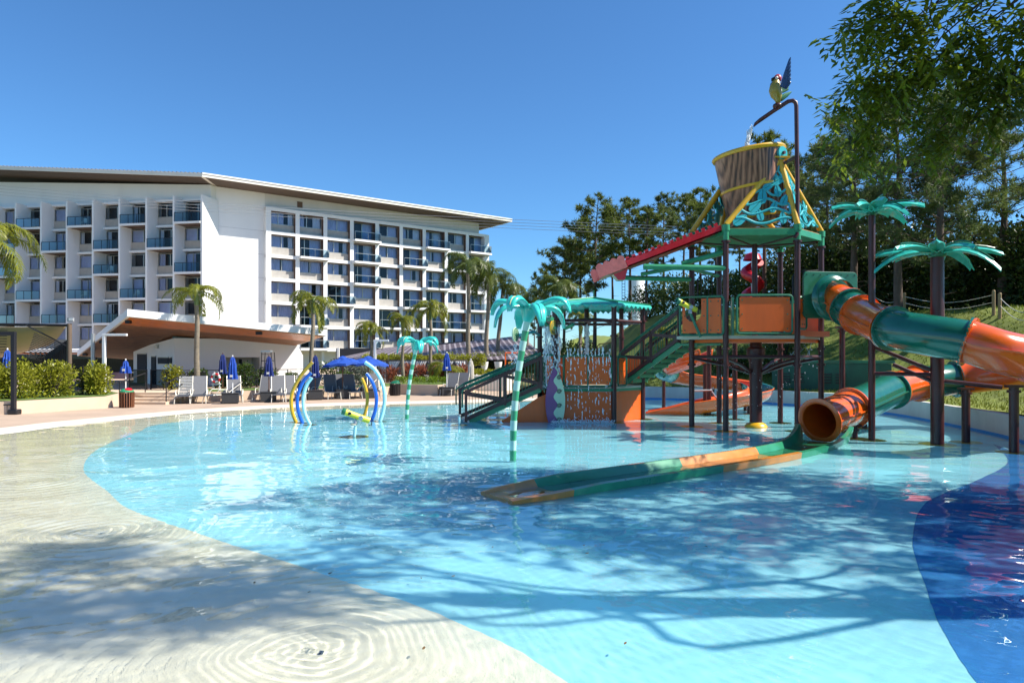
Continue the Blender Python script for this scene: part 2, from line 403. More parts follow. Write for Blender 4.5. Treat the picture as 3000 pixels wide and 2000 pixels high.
def water_mesh():
    NA, NR = 760, 880
    an = np.linspace(R(-46), R(46), NA); rr_ = 3.2*(46/3.2)**np.linspace(0,1,NR)
    A_, R_ = np.meshgrid(an, rr_); X = np.sin(A_)*R_; Y = np.cos(A_)*R_
    # keep cells inside the pool outline
    tt = np.linspace(-np.pi, np.pi, 1440); rt = np.array([r_edge(t) for t in tt])
    TH = np.arctan2(Y-PC.y, X-PC.x); RE = np.interp(TH, tt, rt); RD = np.hypot(X-PC.x, Y-PC.y)
    ok = RD < RE+.25
    Z = wave_h(X, Y)*np.clip((RE-RD)/.8,.15,1)-.004
    idx = np.full(X.shape, -1); use = ok[:-1,:-1]|ok[1:,:-1]|ok[:-1,1:]|ok[1:,1:]
    vm = np.zeros(X.shape, bool); vm[:-1,:-1] |= use; vm[1:,:-1] |= use; vm[:-1,1:] |= use; vm[1:,1:] |= use
    idx[vm] = np.arange(vm.sum()); co = np.stack([X[vm],Y[vm],Z[vm]],1)
    j, i = np.nonzero(use); q = np.stack([idx[j,i],idx[j,i+1],idx[j+1,i+1],idx[j+1,i]],1)
    me = bpy.data.meshes.new('pool_water'); me.vertices.add(len(co)); me.vertices.foreach_set('co', co.ravel())
    me.loops.add(q.size); me.loops.foreach_set('vertex_index', q.ravel()); me.polygons.add(len(q))
    me.polygons.foreach_set('loop_start', np.arange(0,q.size,4)); me.polygons.foreach_set('loop_total', np.full(len(q),4))
    me.polygons.foreach_set('use_smooth', np.ones(len(q),bool)); me.update(); me.validate(); return me
m = bpy.data.materials.new('pool_water'); m.use_nodes = True; t = m.node_tree; t.nodes.remove(t.nodes['Principled BSDF'])
g = t.nodes.new('ShaderNodeBsdfGlass'); g.inputs['Roughness'].default_value = 0; g.inputs['IOR'].default_value = 1.333; g.inputs['Color'].default_value = (.95,.985,.99,1)
t.links.new(g.outputs[0], t.nodes['Material Output'].inputs[0])
me = water_mesh(); me.materials.append(m); wo = link('pool_water', me); wo['kind'] = 'structure'
sl.cycles.is_caustics_light = True; wo.cycles.is_caustics_caster = True
for nm in ('pool_floor','pool_beach','pool_floor_dark_zone'): bpy.data.objects[nm].cycles.is_caustics_receiver = True
# ------------------------------------------------------------------ hotel
hotel = thing('hotel_building', 'large white hotel with a grid of recessed windows and glass balconies', 'building', (-30,86,0))
ar = R(36.5); tR = V(math.cos(ar), math.sin(ar), 0); nR = V(math.sin(ar), -math.cos(ar), 0); OR = V(-31.3, 87, 0)
al = R(10); tL = V(-math.cos(al), math.sin(al), 0); nL = V(-math.sin(al), -math.cos(al), 0); OL = V(-37.0, 81.05, 0)
def fp(fr, s, d, z): o, t, n = fr; return o + t*s + n*d + V(0,0,z)
FR = (OR, tR, nR); FL = (OL, tL, nL)
def fbox(mb, fr, s0, s1, d0, d1, z0, z1, mi=0):
    P = [fp(fr,s,d,z0) for s,d in ((s0,d1),(s1,d1),(s1,d0),(s0,d0))]; Q = [p+V(0,0,z1-z0) for p in P]
    if fr is FL: P = P[::-1]; Q = Q[::-1]
    return mb.hexa(P+Q, mi)
ZS = [21.15-3.0*i for i in range(7)]     # slab levels, top to bottom
CW = 3.77; NC = 9; BW = 3.67
GREY = mat('grey_render', (.62,.62,.62), .85, var=.08, scale=.4, streak=.2)
# ---- right wing body
mb = MB(); fbox(mb, FR, -6.2, 0.02, -6, -.7, 0, 23.0); part('blank_wall', mb, WHITE, hotel, label='tall blank white wall between the two wings')
mb = MB(); fbox(mb, FR, .02, 33.0, -6, -.72, 21.2, 23.0); part('upper_wall', mb, GREY, hotel)
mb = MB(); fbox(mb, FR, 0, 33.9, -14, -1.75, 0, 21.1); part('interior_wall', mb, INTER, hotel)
mb = MB(); fbox(mb, FR, 33.6, 33.95, -14, -.02, 0, 21.1); part('end_wall', mb, WHITE, hotel)
for c in range(NC+1):
    w = .54 if c else .62
    mb = MB(); fbox(mb, FR, c*CW-.02 if c else -.05, c*CW+w-.02, -1.7, .0, 3.0, 21.12); part('pilaster', mb, WHITE, hotel)
for z in ZS:
    mb = MB(); fbox(mb, FR, -.05, 33.93, -1.7, -.03, z-.40, z+.02); part('floor_band', mb, WHITE, hotel)
for r_ in range(NC):   # ground floor: piers and dark glazing
    mb = MB(); fbox(mb, FR, r_*CW+.1, r_*CW+.45, -1.6, -.9, 0, 2.85); part('pier', mb, WHITE, hotel)
mb = MB(); fbox(mb, FR, 0, 33.9, -1.74, -1.6, 0, 2.86); part('ground_floor_wall', mb, CREAM, hotel)
# window kits (local axes: x along facade, -y outward, z up)
def win_mesh(w, h, mull):
    f = MB(); t = .07
    for x in (t/2, w-t/2): f.box((x,0,h/2), (t,.08,h))
    for z in (t/2, h-t/2): f.box((w/2,0,z), (w-2*t,.078,t))
    f.box((mull*w,-.005,h/2), (.09,.09,h-2*t)); return f.mesh('window_frame', ALU)
def pane_mesh(w, h):
    f = MB(); f.add([(.07,0,.07),(w-.07,0,.07),(w-.07,0,h-.07),(.07,0,h-.07)], [(0,1,2,3)]); return f.mesh('pane', PANE)
def curtain_mesh(x0, x1, h, seed, m):
    f = MB(); n = max(6, int((x1-x0)*14)); rr = random.Random(seed)
    pts = []
    for i in range(n+1):
        x = x0+(x1-x0)*i/n; pts.append((x, .13+.045*math.sin(i*2.1+seed)+.02*rr.random()))
    f.add([(x,y,.05) for x,y in pts]+[(x,y,h-.05) for x,y in pts], [(i,i+1,n+2+i,n+1+i) for i in range(n)]); return f.mesh('curtain', m, True)
CI = CW-.54; WH = 1.56; DH = 2.5; CIL = BW-.25
KIT = {}
for key, w in (('R', CI), ('L', CIL)):
    KIT[key] = dict(win=[win_mesh(w, WH, .5), win_mesh(w, WH, .36)], door=[win_mesh(w, DH, .5), win_mesh(w, DH, .3)],
        pane=pane_mesh(w, WH), dpane=pane_mesh(w, DH),
        cur=[[curtain_mesh(.1+a*w, b*w-.1, WH, s, m) for a,b,m in sp] for s, sp in enumerate((
            [(0,.48,CURT),(.52,1,CURT)], [(0,.3,CURT),(.6,1,CURTW)], [(.55,1,CURTW)], [(0,.62,CURT),(.74,1,CURTW)], [(0,1,CURT)], [(0,.2,CURTW),(.45,1,CURT)]))],
        dcur=[[curtain_mesh(.1+a*w, b*w-.1, DH, s, m) for a,b,m in sp] for s, sp in enumerate((
            [(0,.4,CURT),(.55,1,CURTW)], [(.5,1,CURT)], [(0,.2,CURTW),(.7,1,CURT)]))],
        sp=MB().box((w/2,.0,.5),(w,.2,1.0)).mesh('spandrel', CONC))
def put_window(fr, s, d, z, key, door=False, seed=0):
    o, t, n = fr; rz = math.atan2(t.y, t.x); rr = random.Random(seed)
    if fr is FL: s += CIL; rz += math.pi     # local x must run left to right as seen from outside
    k = KIT[key]
    b = fp(fr, s, d, z) - hotel.location
    w = link('window', rr.choice(k['door' if door else 'win']), hotel, b, rz)
    link('pane', k['dpane' if door else 'pane'], w)
    for me in rr.choice(k['dcur' if door else 'cur']): link('curtain', me, w)
    return w
def put_spandrel(fr, s, d, z, key):
    o, t, n = fr; rz = math.atan2(t.y, t.x)
    if fr is FL: s += CIL; rz += math.pi
    link('spandrel', KIT[key]['sp'], hotel, fp(fr, s, d, z)-hotel.location, rz)
BALR = {(0,3),(0,6),(0,8),(1,1),(1,3),(1,5),(1,7),(2,3),(2,6),(3,2),(3,5),(3,8),(4,4),(4,7),(4,1),(5,1),(4,6),(5,3)}
for r_ in range(6):
    zb = ZS[r_+1]+.02
    for c in range(NC):
        s = c*CW+.52; sd_ = r_*31+c*7
        bal = (r_,c) in BALR
        if bal:
            put_window(FR, s, -1.0, zb+.04, 'R', True, sd_)
            m_ = MB(); fbox(m_, FR, c*CW+.42, (c+1)*CW+.55, -.02, .75, zb-.3, zb-.005); bo = part('balcony', m_, WHITE, hotel)
            m_ = MB(); fbox(m_, FR, c*CW+.45, (c+1)*CW+.5, .0, .7, zb-.306, zb-.3); part('balcony_soffit', m_, SOFFIT, bo)
            m_ = MB()
            m_.add([fp(FR,c*CW+.45,.66,zb+.1),fp(FR,(c+1)*CW+.48,.66,zb+.1),fp(FR,(c+1)*CW+.48,.66,zb+1.0),fp(FR,c*CW+.45,.66,zb+1.0)], [(0,1,2,3)])
            m_.add([fp(FR,(c+1)*CW+.48,.66,zb+.1),fp(FR,(c+1)*CW+.48,.02,zb+.1),fp(FR,(c+1)*CW+.48,.02,zb+1.0),fp(FR,(c+1)*CW+.48,.66,zb+1.0)], [(0,1,2,3)])
            part('railing_glass', m_, RAILG, bo)
            m_ = MB(); a = fp(FR,c*CW+.43,.67,zb+1.04); b = fp(FR,(c+1)*CW+.5,.67,zb+1.04); e = fp(FR,(c+1)*CW+.5,.02,zb+1.04)
            m_.beam(a,b,.06,.06).beam(b,e,.06,.06)
            for q in (a, (a+b)/2, b, e): m_.beam(q, q-V(0,0,1.0), .04, .04)
            part('handrail', m_, ALU, bo)
        else:
            put_window(FR, s, -.72, zb+1.0, 'R', False, sd_); put_spandrel(FR, s, -.72, zb, 'R')
        m_ = MB(); fbox(m_, FR, (c+1)*CW-.03, (c+1)*CW-.012, -.95, -.05, zb, zb+2.53); part('reveal', m_, BROWN, hotel)  # brown on the side turned from the sun: shade put into the colour
        m_ = MB(); fbox(m_, FR, c*CW+.53, (c+1)*CW-.03, -1.2, -.08, zb+2.54, zb+2.555); part('ceiling_reveal', m_, BROWN, hotel)
m_ = MB(); fbox(m_, FR, 4.2, 4.9, -.75, -.66, 21.75, 22.5); part('vent_grille', m_, BROWN, hotel)
# ---- left wing
NBAY = 10
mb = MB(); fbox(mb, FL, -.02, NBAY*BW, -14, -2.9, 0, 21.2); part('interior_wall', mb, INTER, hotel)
mb = MB(); a = 0; b = NBAY*BW
P = [fp(FL,s,d,21.25) for s,d in ((b,-2.0),(a,-2.0),(a,-6),(b,-6))]
Q = [P[0]+V(0,0,24.95-21.25), P[1]+V(0,0,22.95-21.25), P[2]+V(0,0,22.95-21.25), P[3]+V(0,0,24.95-21.25)]
mb.hexa(P+Q); part('upper_wall', mb, WHITE, hotel)
for i in range(NBAY+1):
    mb = MB(); d1 = 0; fbox(mb, FL, i*BW-.24 if i else -.02-.24, i*BW if i else -.02, -3.2 if i == 0 else -2.6, d1, .1, 21.3); part('fin', mb, WHITE, hotel)
BALL = {(0,0),(2,0),(1,1),(0,2),(3,2),(1,3),(2,3),(0,4),(3,4),(1,5),(4,5),(0,6),(3,6),(1,7),(2,7),(4,7),(0,8),(3,8),(4,3),(5,1)}
for i in range(NBAY):
    for r_ in range(6):
        zb = ZS[r_+1]+.02; s0 = i*BW; s1 = (i+1)*BW-.25; sd_ = 900+r_*17+i*5
        if (r_,i) in BALL:
            put_window(FL, s0, -2.1, zb+.04, 'L', True, sd_)
            m_ = MB(); fbox(m_, FL, s0+.005, s1+.0, -2.5, .12, zb-.26, zb); bo = part('balcony', m_, WHITE, hotel)
            m_ = MB(); fbox(m_, FL, s0+.05, s1-.05, -2.0, .05, zb-.266, zb-.26); part('balcony_soffit', m_, SOFFIT, bo)
            m_ = MB(); m_.add([fp(FL,s0+.03,.06,zb+.08),fp(FL,s1-.03,.06,zb+.08),fp(FL,s1-.03,.06,zb+1.05),fp(FL,s0+.03,.06,zb+1.05)], [(0,1,2,3)]); part('railing_glass', m_, RAILG, bo)
            m_ = MB(); a = fp(FL,s0+.02,.07,zb+1.08); b = fp(FL,s1-.02,.07,zb+1.08); m_.beam(a,b,.06,.06)
            for q in (a,(a*2+b)/3,(a+b*2)/3,b): m_.beam(q,q-V(0,0,1.05),.04,.04)
            part('handrail', m_, DKMETAL, bo)
        else:
            m_ = MB(); fbox(m_, FL, s0+.005, s1, -2.5, -1.55, zb-.26, zb); part('floor_band', m_, WHITE, hotel)
            put_window(FL, s0, -1.95, zb+1.0, 'L', False, sd_); put_spandrel(FL, s0, -1.95, zb, 'L')
    m_ = MB(); fbox(m_, FL, i*BW+.005, (i+1)*BW-.25, -2.5, -1.5, 21.0, 21.26); part('bay_lid', m_, WHITE, hotel)
# ---- roof
B_ = V(-36.07,79.49,23.0); A_ = B_+tL*38+V(0,0,2.95); C_ = fp(FR, 36.6, 3.2, 22.95)
D_ = C_-nR*17; E_ = A_-nL*17; M_ = B_+V(-2,17.5,0.2)
th = V(0,0,.42)
mb = MB(); mb.hexa([B_,C_,D_,M_,B_+th,C_+th,D_+th,M_+th]); rf = part('roof', mb, CREAM, hotel)
mb = MB(); mb.hexa([A_,B_,M_,E_,A_+th,B_+th,M_+th,E_+th]); rf2 = part('roof', mb, CREAM, hotel)
dz = V(0,0,-.012)
mb = MB(); q = [B_,C_,D_,M_]; c = sum(q, V(0,0,0))/4; mb.add([p+(c-p)*.012+dz for p in q], [(0,1,2,3)]); part('soffit', mb, SOFFIT, rf)
mb = MB(); q = [A_,B_,M_,E_]; c = sum(q, V(0,0,0))/4; mb.add([p+(c-p)*.012+dz for p in q], [(0,1,2,3)]); part('soffit', mb, SOFFIT, rf2)
TILE = mat('roof_tile', (.20,.15,.11), .8, var=.3, scale=3)
for a, b, par, back in ((B_,C_,rf,-nR),(A_,B_,rf2,-nL)):
    mb = MB(); n = 70
    for i in range(n):
        p = a.lerp(b,(i+.5)/n)+th+back*.3+V(0,0,.03); mb.tube([p, p+back*5+V(0,0,.5)], .13, 6)
    part('roof_tiles', mb, TILE, par)
# fascia edge trim
mb = MB(); mb.beam(B_+th*.98+nR*.04, C_+th*.98+nR*.04, .08, .16); part('gutter', mb, WHITE, rf)

# joint lines on the blank wall
JOINT = mat('wall_joint', (.45,.45,.46), .8, var=.05)
for z in (6.15,9.15,12.15,15.15,18.15):
    mb = MB(); fbox(mb, FR, -5.8, -.1, -.705, -.694, z-.02, z+.02); part('wall_joint', mb, JOINT, hotel)
# chairs left on some balconies
for (i, r_) in ((4,0),(4,3),(2,3),(3,2)):
    b = fp(FL, i*BW+1.5, -.4, ZS[r_+1]+.04); mb = MB(); mb.box(b+V(0,0,.42),(.5,.5,.06)).box(b+V(0,.24,.7),(.5,.05,.55))
    for dx in (-.2,.2):
        for dy in (-.2,.2): mb.box(b+V(dx,dy,.2),(.04,.04,.4))
    part('balcony_chair', mb, CREAM, hotel)
# ------------------------------------------------------------------ water play structures
MAROON = mat('maroon_paint', (.06,.010,.010), .4, var=.3, scale=3, coat=.12)
GREENP = mat('green_paint', (.012,.15,.075), .35, var=.2, scale=3, coat=.3)
GREENM = mat('green_mid_paint', (.03,.27,.12), .38, var=.2, scale=2.5, coat=.2)
TEAL = mat('teal_fibreglass', (.035,.50,.40), .3, var=.18, scale=2.5, coat=.4)
TEALB = mat('teal_blue_fibreglass', (.03,.40,.44), .3, var=.2, scale=3, coat=.3)
ORANGEB = mat('orange_board', (.86,.125,.006), .42, var=.16, scale=1.6, streak=.25, coat=.15)
ORANGEF = mat('orange_fibreglass', (.80,.12,.010), .22, var=.14, scale=1.5, coat=.6)
GREENF = mat('green_fibreglass', (.008,.13,.085), .2, var=.2, scale=1.5, coat=.6)
YELLOW = mat('yellow_paint', (.74,.40,.015), .35, var=.12, scale=2, coat=.3)
LEMON = mat('lemon_plastic', (.72,.66,.05), .35, var=.1)
REDP = mat('red_fibreglass', (.62,.008,.018), .3, var=.15, scale=2, coat=.4)
PINK = mat('faded_red_fibreglass', (.66,.17,.15), .5, var=.25, scale=4)
BEIGE = mat('beige_board', (.55,.52,.40), .6, var=.15, scale=2)
MINT = mat('mint_fibreglass', (.50,.66,.44), .35, var=.1, scale=2, coat=.3)
PURPLE = mat('purple_fibreglass', (.20,.045,.19), .35, var=.15, scale=2, coat=.3)
BLUEPL = mat('blue_paint', (.01,.13,.62), .3, var=.1, coat=.4)
CYANPL = mat('pale_cyan_paint', (.42,.78,.82), .3, var=.08, coat=.4)
STEEL = mat('galvanised', (.45,.46,.47), .4, .7, var=.1)
BLACKP = mat('black_plastic', (.012,.012,.014), .4, var=.1)
PF = DEPTH      # pool floor level
def post(parent, x, y, z0, z1, r, m=MAROON, rings=(), foot=True, name='post', n=14):
    o = part(name, MB().tube([(x,y,z0),(x,y,(z0+z1)/2),(x,y,z1)], r, n), m, parent, True)
    for z in rings:
        part('collar', MB().lathe([(r,z-.03),(r+.045,z-.03),(r+.045,z+.03),(r,z+.03)], n, (x,y,0)), m, o, True, 30)
    if foot:
        part('foot_ring', MB().lathe([(r,PF+.05),(r+.26,PF+.045),(r+.28,PF)], 20, (x,y,0)), YELLOW, o, True)
    return o
def framed_panel(parent, p0, p1, z0, z1, split=(), cut=False, m=ORANGEB):
    """orange board bolted in a green tube frame, p0-p1 horizontal line"""
    p0, p1 = V(p0[0],p0[1],0), V(p1[0],p1[1],0); d = (p1-p0); L = d.length; d.normalize(); n = V(d.y,-d.x,0)
    fr = MB(); r = .035; c = .1
    loop = []
    for (cx, cz, a0) in ((L-c,z1-c,0),(c,z1-c,90),(c,z0+c,180),(L-c,z0+c,270)):
        for k in range(4):
            a = R(a0+30*k); loop.append(p0+d*(cx+c*math.cos(a))+V(0,0,cz+c*math.sin(a)))
    fr.tube(loop, r, 8, closed=True)
    for s in split: fr.tube([p0+d*s+V(0,0,z0), p0+d*s+V(0,0,z1)], r*.9, 8)
    f = part('panel_frame', fr, GREENP, parent, True)
    xs_ = [.05]+list(split)+[L-.05]
    for a, b in zip(xs_[:-1], xs_[1:]):
        a += .03; b -= .03
        mb = MB(); P = lambda x, z, o: p0+d*x+n*o+V(0,0,z)
        if cut and a < .1:
            cxm = (a+b)*.46; w = .24; zz = z0+(z1-z0)*.55; pts = [(a,z0+.06),(b,z0+.06),(b,z1-.06),(cxm+w,z1-.06),(cxm+w,zz)]
            pts += [(cxm+w*math.cos(R(t)), zz-w*math.sin(R(t))) for t in (30,60,90,120,150)] + [(cxm-w,zz),(cxm-w,z1-.12),(a,z1-.16)]
        else: pts = [(a,z0+.06),(b,z0+.06),(b,z1-.06),(a,z1-.06)]
        k = len(pts); mb.add([P(x,z,.014) for x,z in pts]+[P(x,z,-.014) for x,z in pts], [list(range(k)), list(range(k,2*k))[::-1]]+[[(i+1)%k,i,k+i,k+(i+1)%k] for i in range(k)])
        bd = part('board', mb, m, f)
        bt = MB()
        for x in (a+.07, b-.07):
            for z in (z0+.14, (z0+z1)/2, z1-.15): bt.ball(P(x,z,.018), .022, 6, 4)
        part('bolts', bt, GREENP, bd)
    return f
def truss_rail(parent, A, B, h, top_post=True):
    """timber-look truss railing with green balusters and a looped handrail between two bottom points"""
    A, B = Vector(A), Vector(B); u = V(0,0,h); side = (B-A).cross(V(0,0,1)).normalized()
    top = part('handrail', MB().tube([A+u*.86-(B-A)*.05-V(0,0,.42), A+u*.98-(B-A)*.05, A+u*1.06+(B-A)*.06, B+u*1.08-(B-A)*.06, B+u*1.08], .028, 8), GREENP, parent, True)
    part('handrail', MB().tube([A+u*.14, A+u*.94, A+u*1.02+(B-A)*.08, B+u*1.02], .022, 8), GREENP, parent, True)
    b = part('rail_beam', MB().beam(A+u*.9, B+u*.92, .06, .11), MAROON, parent)
    part('rail_beam', MB().beam(A+u*.08, B+u*.1, .06, .12), MAROON, parent)
    for p in (A, A.lerp(B,.52), B):
        part('rail_post', MB().beam(p+u*(-.02), p+u*.97, .1, .09, up=(1,0,0)), MAROON, parent)
    part('brace', MB().beam(A+u*.84, A.lerp(B,.52)+u*.12, .05, .11), MAROON, parent)
    part('brace', MB().beam(A.lerp(B,.52)+u*.86, B+u*.14, .05, .11), MAROON, parent)
    mb = MB(); n = int((B-A).length/.115)
    for i in range(1, n): p = A.lerp(B, i/n); mb.tube([p+u*.08, p+u*1.02], .0085, 5, cap=False)
    part('balusters', mb, GREENP, parent)
def stairs(parent, A, B, w, n):
    """A foot, B head of the near stringer; w = vector across"""
    A, B, w = Vector(A), Vector(B), Vector(w)
    for o in (V(0,0,0), w):
        part('stringer', MB().beam(A+o, B+o, .07, .24), GREENM, parent, bev=.008)
    for i in range(n):
        t = (i+.6)/n; p = A.lerp(B, t); q = A.lerp(B, (i+1.35)/n); dd = (q-p); dd.z = 0
        mb = MB(); th = V(0,0,-.035); z = V(0,0,.06); p = p+z
        mb.slab([p, p+w, p+w+dd*1.1, p+dd*1.1], th); part('tread', mb, GREENP, parent)
        mb = MB(); mb.slab([p+th+dd*1.05, p+w+th+dd*1.05, p+w+dd*1.05+V(0,0,-.14), p+dd*1.05+V(0,0,-.14)], dd.normalized()*.012); part('riser', mb, GREENM, parent)

# ======= low splash platform with stairs, skirt, posts and palm-leaf roof
low = thing('splash_platform', 'low orange splash platform with green stairs and a teal leaf roof', 'play platform', (2.2,24,PF))
LV = [(1.45,23.1),(3.45,23.1),(4.65,24.3),(4.15,25.9),(2.85,26.1),(1.0,24.6)]
zl = 1.18
mb = MB(); mb.prism(LV, zl-.07, zl); part('deck', mb, BEIGE, low)
mb = MB(); mb.prism([(x*1.0,y) for x,y in LV], zl-.16, zl-.072); part('deck_edge', mb, GREENM, low)
# skirt boards under the deck (front, right, back)
def board(parent, pts, off, m=ORANGEB, name='skirt_board'):
    return part(name, MB().slab(pts, off), m, parent)
board(low, [(1.3,23.14,PF),(3.42,23.14,PF),(3.42,23.14,zl-.17),(1.3,23.14,zl-.17)], (0,.03,0))
board(low, [(3.5,23.16,PF),(4.62,24.28,PF),(4.62,24.28,zl-.17),(3.5,23.16,zl-.17)], (-.02,.02,0))
board(low, [(4.62,24.34,PF),(4.14,25.9,PF),(4.14,25.9,zl-.17),(4.62,24.34,zl-.17)], (-.03,0,0))
board(low, [(-.35,23.16,PF),(1.28,23.16,PF),(1.28,23.16,zl-.2),(.9,23.16,.82),(-.35,23.16,.02)], (0,.03,0))
board(low, [(1.0,24.62,PF),(2.85,26.08,PF),(2.85,26.08,zl-.17),(1.0,24.62,zl-.17)], (0,-.03,0))
for i, (x, y) in enumerate(LV):
    post(low, x, y, PF, 4.0, .088, rings=(2.9,3.45), foot=i in (1,2))
# ring beams below the roof
for i in range(6):
    a, b = LV[i], LV[(i+1)%6]
    part('roof_beam', MB().tube([(a[0],a[1],3.42),(b[0],b[1],3.42)], .055, 10), MAROON, low, True)
cx_, cy_ = 2.93, 24.5
for x, y in LV: part('roof_strut', MB().tube([(x,y,3.40),(cx_,cy_,3.55)], .04, 8), MAROON, low, True)
# palm-leaf roof: six leaf plates with a scalloped rim
zt, zr = 4.30, 4.0
rim = [(cx_+(x-cx_)*1.16, cy_+(y-cy_)*1.16) for x, y in LV]
for i in range(6):
    a, b = V(*rim[i],zr), V(*rim[(i+1)%6],zr); c = V(cx_,cy_,zt); mb = MB(); n = 8
    top = []
    for k in range(n+1):
        p = a.lerp(b, k/n); top.append(p)
    vs_ = [c]+top; fs_ = [(0,k+1,k+2) for k in range(n)]
    mb.add(vs_, fs_)
    for k in range(n):   # hanging scallops
        p, q = top[k], top[k+1]; out = ((p+q)/2-V(cx_,cy_,zr)).normalized()*.05
        mid = (p+q)/2; mb.add([p,q,p+out+V(0,0,-.06),mid+out+V(0,0,-.15),q+out+V(0,0,-.06)], [(0,2,3,4,1)])
    o = part('roof_leaf', mb, TEAL, low); sm = o.modifiers.new('thick','SOLIDIFY'); sm.thickness = .03
    part('roof_rib', MB().tube([c+V(0,0,.02), a+V(0,0,.02)], .03, 6), GREENM, low, True)
part('finial', MB().tube([(cx_,cy_,zt),(cx_,cy_,zt+.28)], .02, 6), GREENP, low)
framed_panel(low, (1.1,23.06), (1.47,23.06), zl+.02, 2.26)
framed_panel(low, (1.74,23.04), (3.36,23.04), zl+.02, 2.24, split=(.82,))
framed_panel(low, (3.6,23.2), (3.95,23.55), zl+.02, 2.2)
framed_panel(low, (4.62,24.45), (4.2,25.8), zl+.02, 2.2)
framed_panel(low, (2.9,26.0), (4.05,25.85), zl+.02, 2.2)
framed_panel(low, (1.1,24.6), (2.75,26.0), zl+.02, 2.2, split=(1.1,))
part('deck_pipe', MB().tube([(1.5,23.0,zl-.1),(3.4,23.0,zl-.1)], .035, 8), GREENM, low, True)
for x0 in (2.5, 3.25):   # back gates
    mb = MB(); y0 = 26.2; lp = [V(x0,y0,2.1),V(x0,y0,2.55),V(x0+.1,y0,2.68),V(x0+.6,y0,2.72),V(x0+.6,y0,2.1)]
    mb.tube(lp, .022, 6)
    for k in range(1,5): mb.tube([V(x0+.12*k,y0,2.1),V(x0+.12*k,y0,2.66)], .012, 5)
    part('gate', mb, MAROON, low, True)
# stairs up from the pool on the left
stairs(low, (-1.45,23.12,.02), (.95,23.12,1.12), (0,1.05,0), 6)
truss_rail(low, (-1.55,23.0,.0), (.98,23.0,1.12), 1.12)
truss_rail(low, (-1.85,24.25,.0), (.9,24.25,1.12), 1.12)
# ======= spinning target discs on arms, spouts
def wheel(parent, c, r, rz, m):
    M3 = Matrix.Rotation(rz,3,'Z') @ Matrix.Rotation(R(90),3,'X')
    o = part('target_disc', MB().lathe([(.001,.025),(r*.96,.025),(r,.0),(r*.96,-.025),(.001,-.025)], 28, c, M3), m, parent, True, 30)
    for q in (.25,.48,.72): part('disc_ring', MB().lathe([(r*q,-.028),(r*q+.018,-.034),(r*q+.036,-.028)], 24, c, M3), GREENP, o, True)
    for q in (.25,.48,.72): part('disc_ring', MB().lathe([(r*q,.028),(r*q+.018,.034),(r*q+.036,.028)], 24, c, M3), GREENP, o, True)
    part('hub', MB().lathe([(.001,-.05),(.05,-.05),(.05,.05),(.001,.05)], 10, c, M3), GREENP, o, True)
wheel(low, W(1510,980,23.0), .25, R(65), MINT); wheel(low, W(1621,959,22.9), .25, R(60), YELLOW)
part('disc_arm', MB().tube([W(1520,982,23.2), W(1565,972,23.6), V(1.0,24.6,2.95)], .05, 8), TEALB, low, True)
part('disc_arm', MB().tube([W(1630,960,23.0), V(1.45,23.1,3.1), W(1585,938,23.6)], .06, 8), GREENM, low, True)
part('spout', MB().tube([W(1580,938,23.3), W(1618,934,22.6)], .07, 10), GREENM, low, True)
part('spout', MB().tube([W(1655,962,22.9), W(1680,951,22.6)], .06, 10), GREENM, low, True)
part('hook_pipe', MB().tube([W(1636,900,23),W(1634,880,23),W(1639,872,23),W(1646,876,23),W(1647,945,23)], .022, 8), GREENM, low, True)
part('hook_pipe', MB().tube([W(1508,935,23.2),W(1509,918,23.2),W(1517,912,23.2),W(1524,916,23.2)], .022, 8), GREENM, low, True)
wroof = low
# ======= stairs between the platforms
mid = thing('tower_stairs', 'green open stairs with dark truss railings climbing to the tall tower', 'stairs', (4.6,23.6,zl))
Af = V(3.93,24.1,1.26); Bf = V(5.55,22.55,2.66); wv = V(.69,.72,0)*.95
stairs(mid, Af, Bf, wv, 8)
dn = (Bf-Af); truss_rail(mid, Af+V(-.05,-.05,.02), Bf+V(-.05,-.05,.02), 1.1); truss_rail(mid, Af+wv, Bf+wv, 1.1)
mb = MB(); mb.prism([(5.5,22.4),(6.5,21.3),(7.1,22.0),(6.25,23.2)], 2.56, 2.62); part('landing', mb, GREENM, mid)

# ======= tall tower
tow = thing('play_tower', 'tall hexagonal water play tower with orange panels and maroon posts', 'play tower', (7.7,21.7,PF))
TV = [(6.42,20.5),(8.55,20.45),(9.78,21.6),(9.0,22.9),(6.95,22.9),(5.74,21.8)]
zf = 2.84; zd = 5.86
for i, (x, y) in enumerate(TV):
    o = post(tow, x, y, PF, zd-.16, .085, rings=(1.95,2.45,zd-.2))
    part('post_head', MB().lathe([(.095,zd-.2),(.095,zd+.12),(.12,zd+.12),(.12,zd+.3),(.001,zd+.3)], 14, (x,y,0)), GREENM, o, True, 30)
    b = TV[(i+1)%6]
    part('ring_beam', MB().tube([(x,y,2.2),(b[0],b[1],2.2)], .055, 10), MAROON, tow, True)
    part('ring_strut', MB().tube([(x,y,2.16),((x+7.7)/2,(y+21.6)/2,1.95),(7.7,21.6,1.62)], .05, 8), MAROON, tow, True)
    part('roof_strut', MB().tube([(x,y,zd-.02),(7.7,21.65,zd-.18)], .03, 8), MAROON, tow, True)
    part('roof_beam', MB().beam((x,y,zd+.08), (b[0],b[1],zd+.08), .1, .2), GREENM, tow, bev=.01)
part('core', MB().lathe([(.19,PF),(.19,1.2),(.2,2.0),(.28,2.3),(.28,2.45),(.19,2.5),(.17,2.72)], 20, (7.68,21.5,0)), MAROON, tow, True, 30)
part('core_dome', MB().lathe([(.36,-.06),(.34,.03),(.28,.1),(.18,.15)], 24, (7.68,21.5,0)), YELLOW, tow, True)
part('core_post', MB().tube([(7.68,21.6,zf),(7.68,21.6,zd-.1)], .085, 14), MAROON, tow, True)
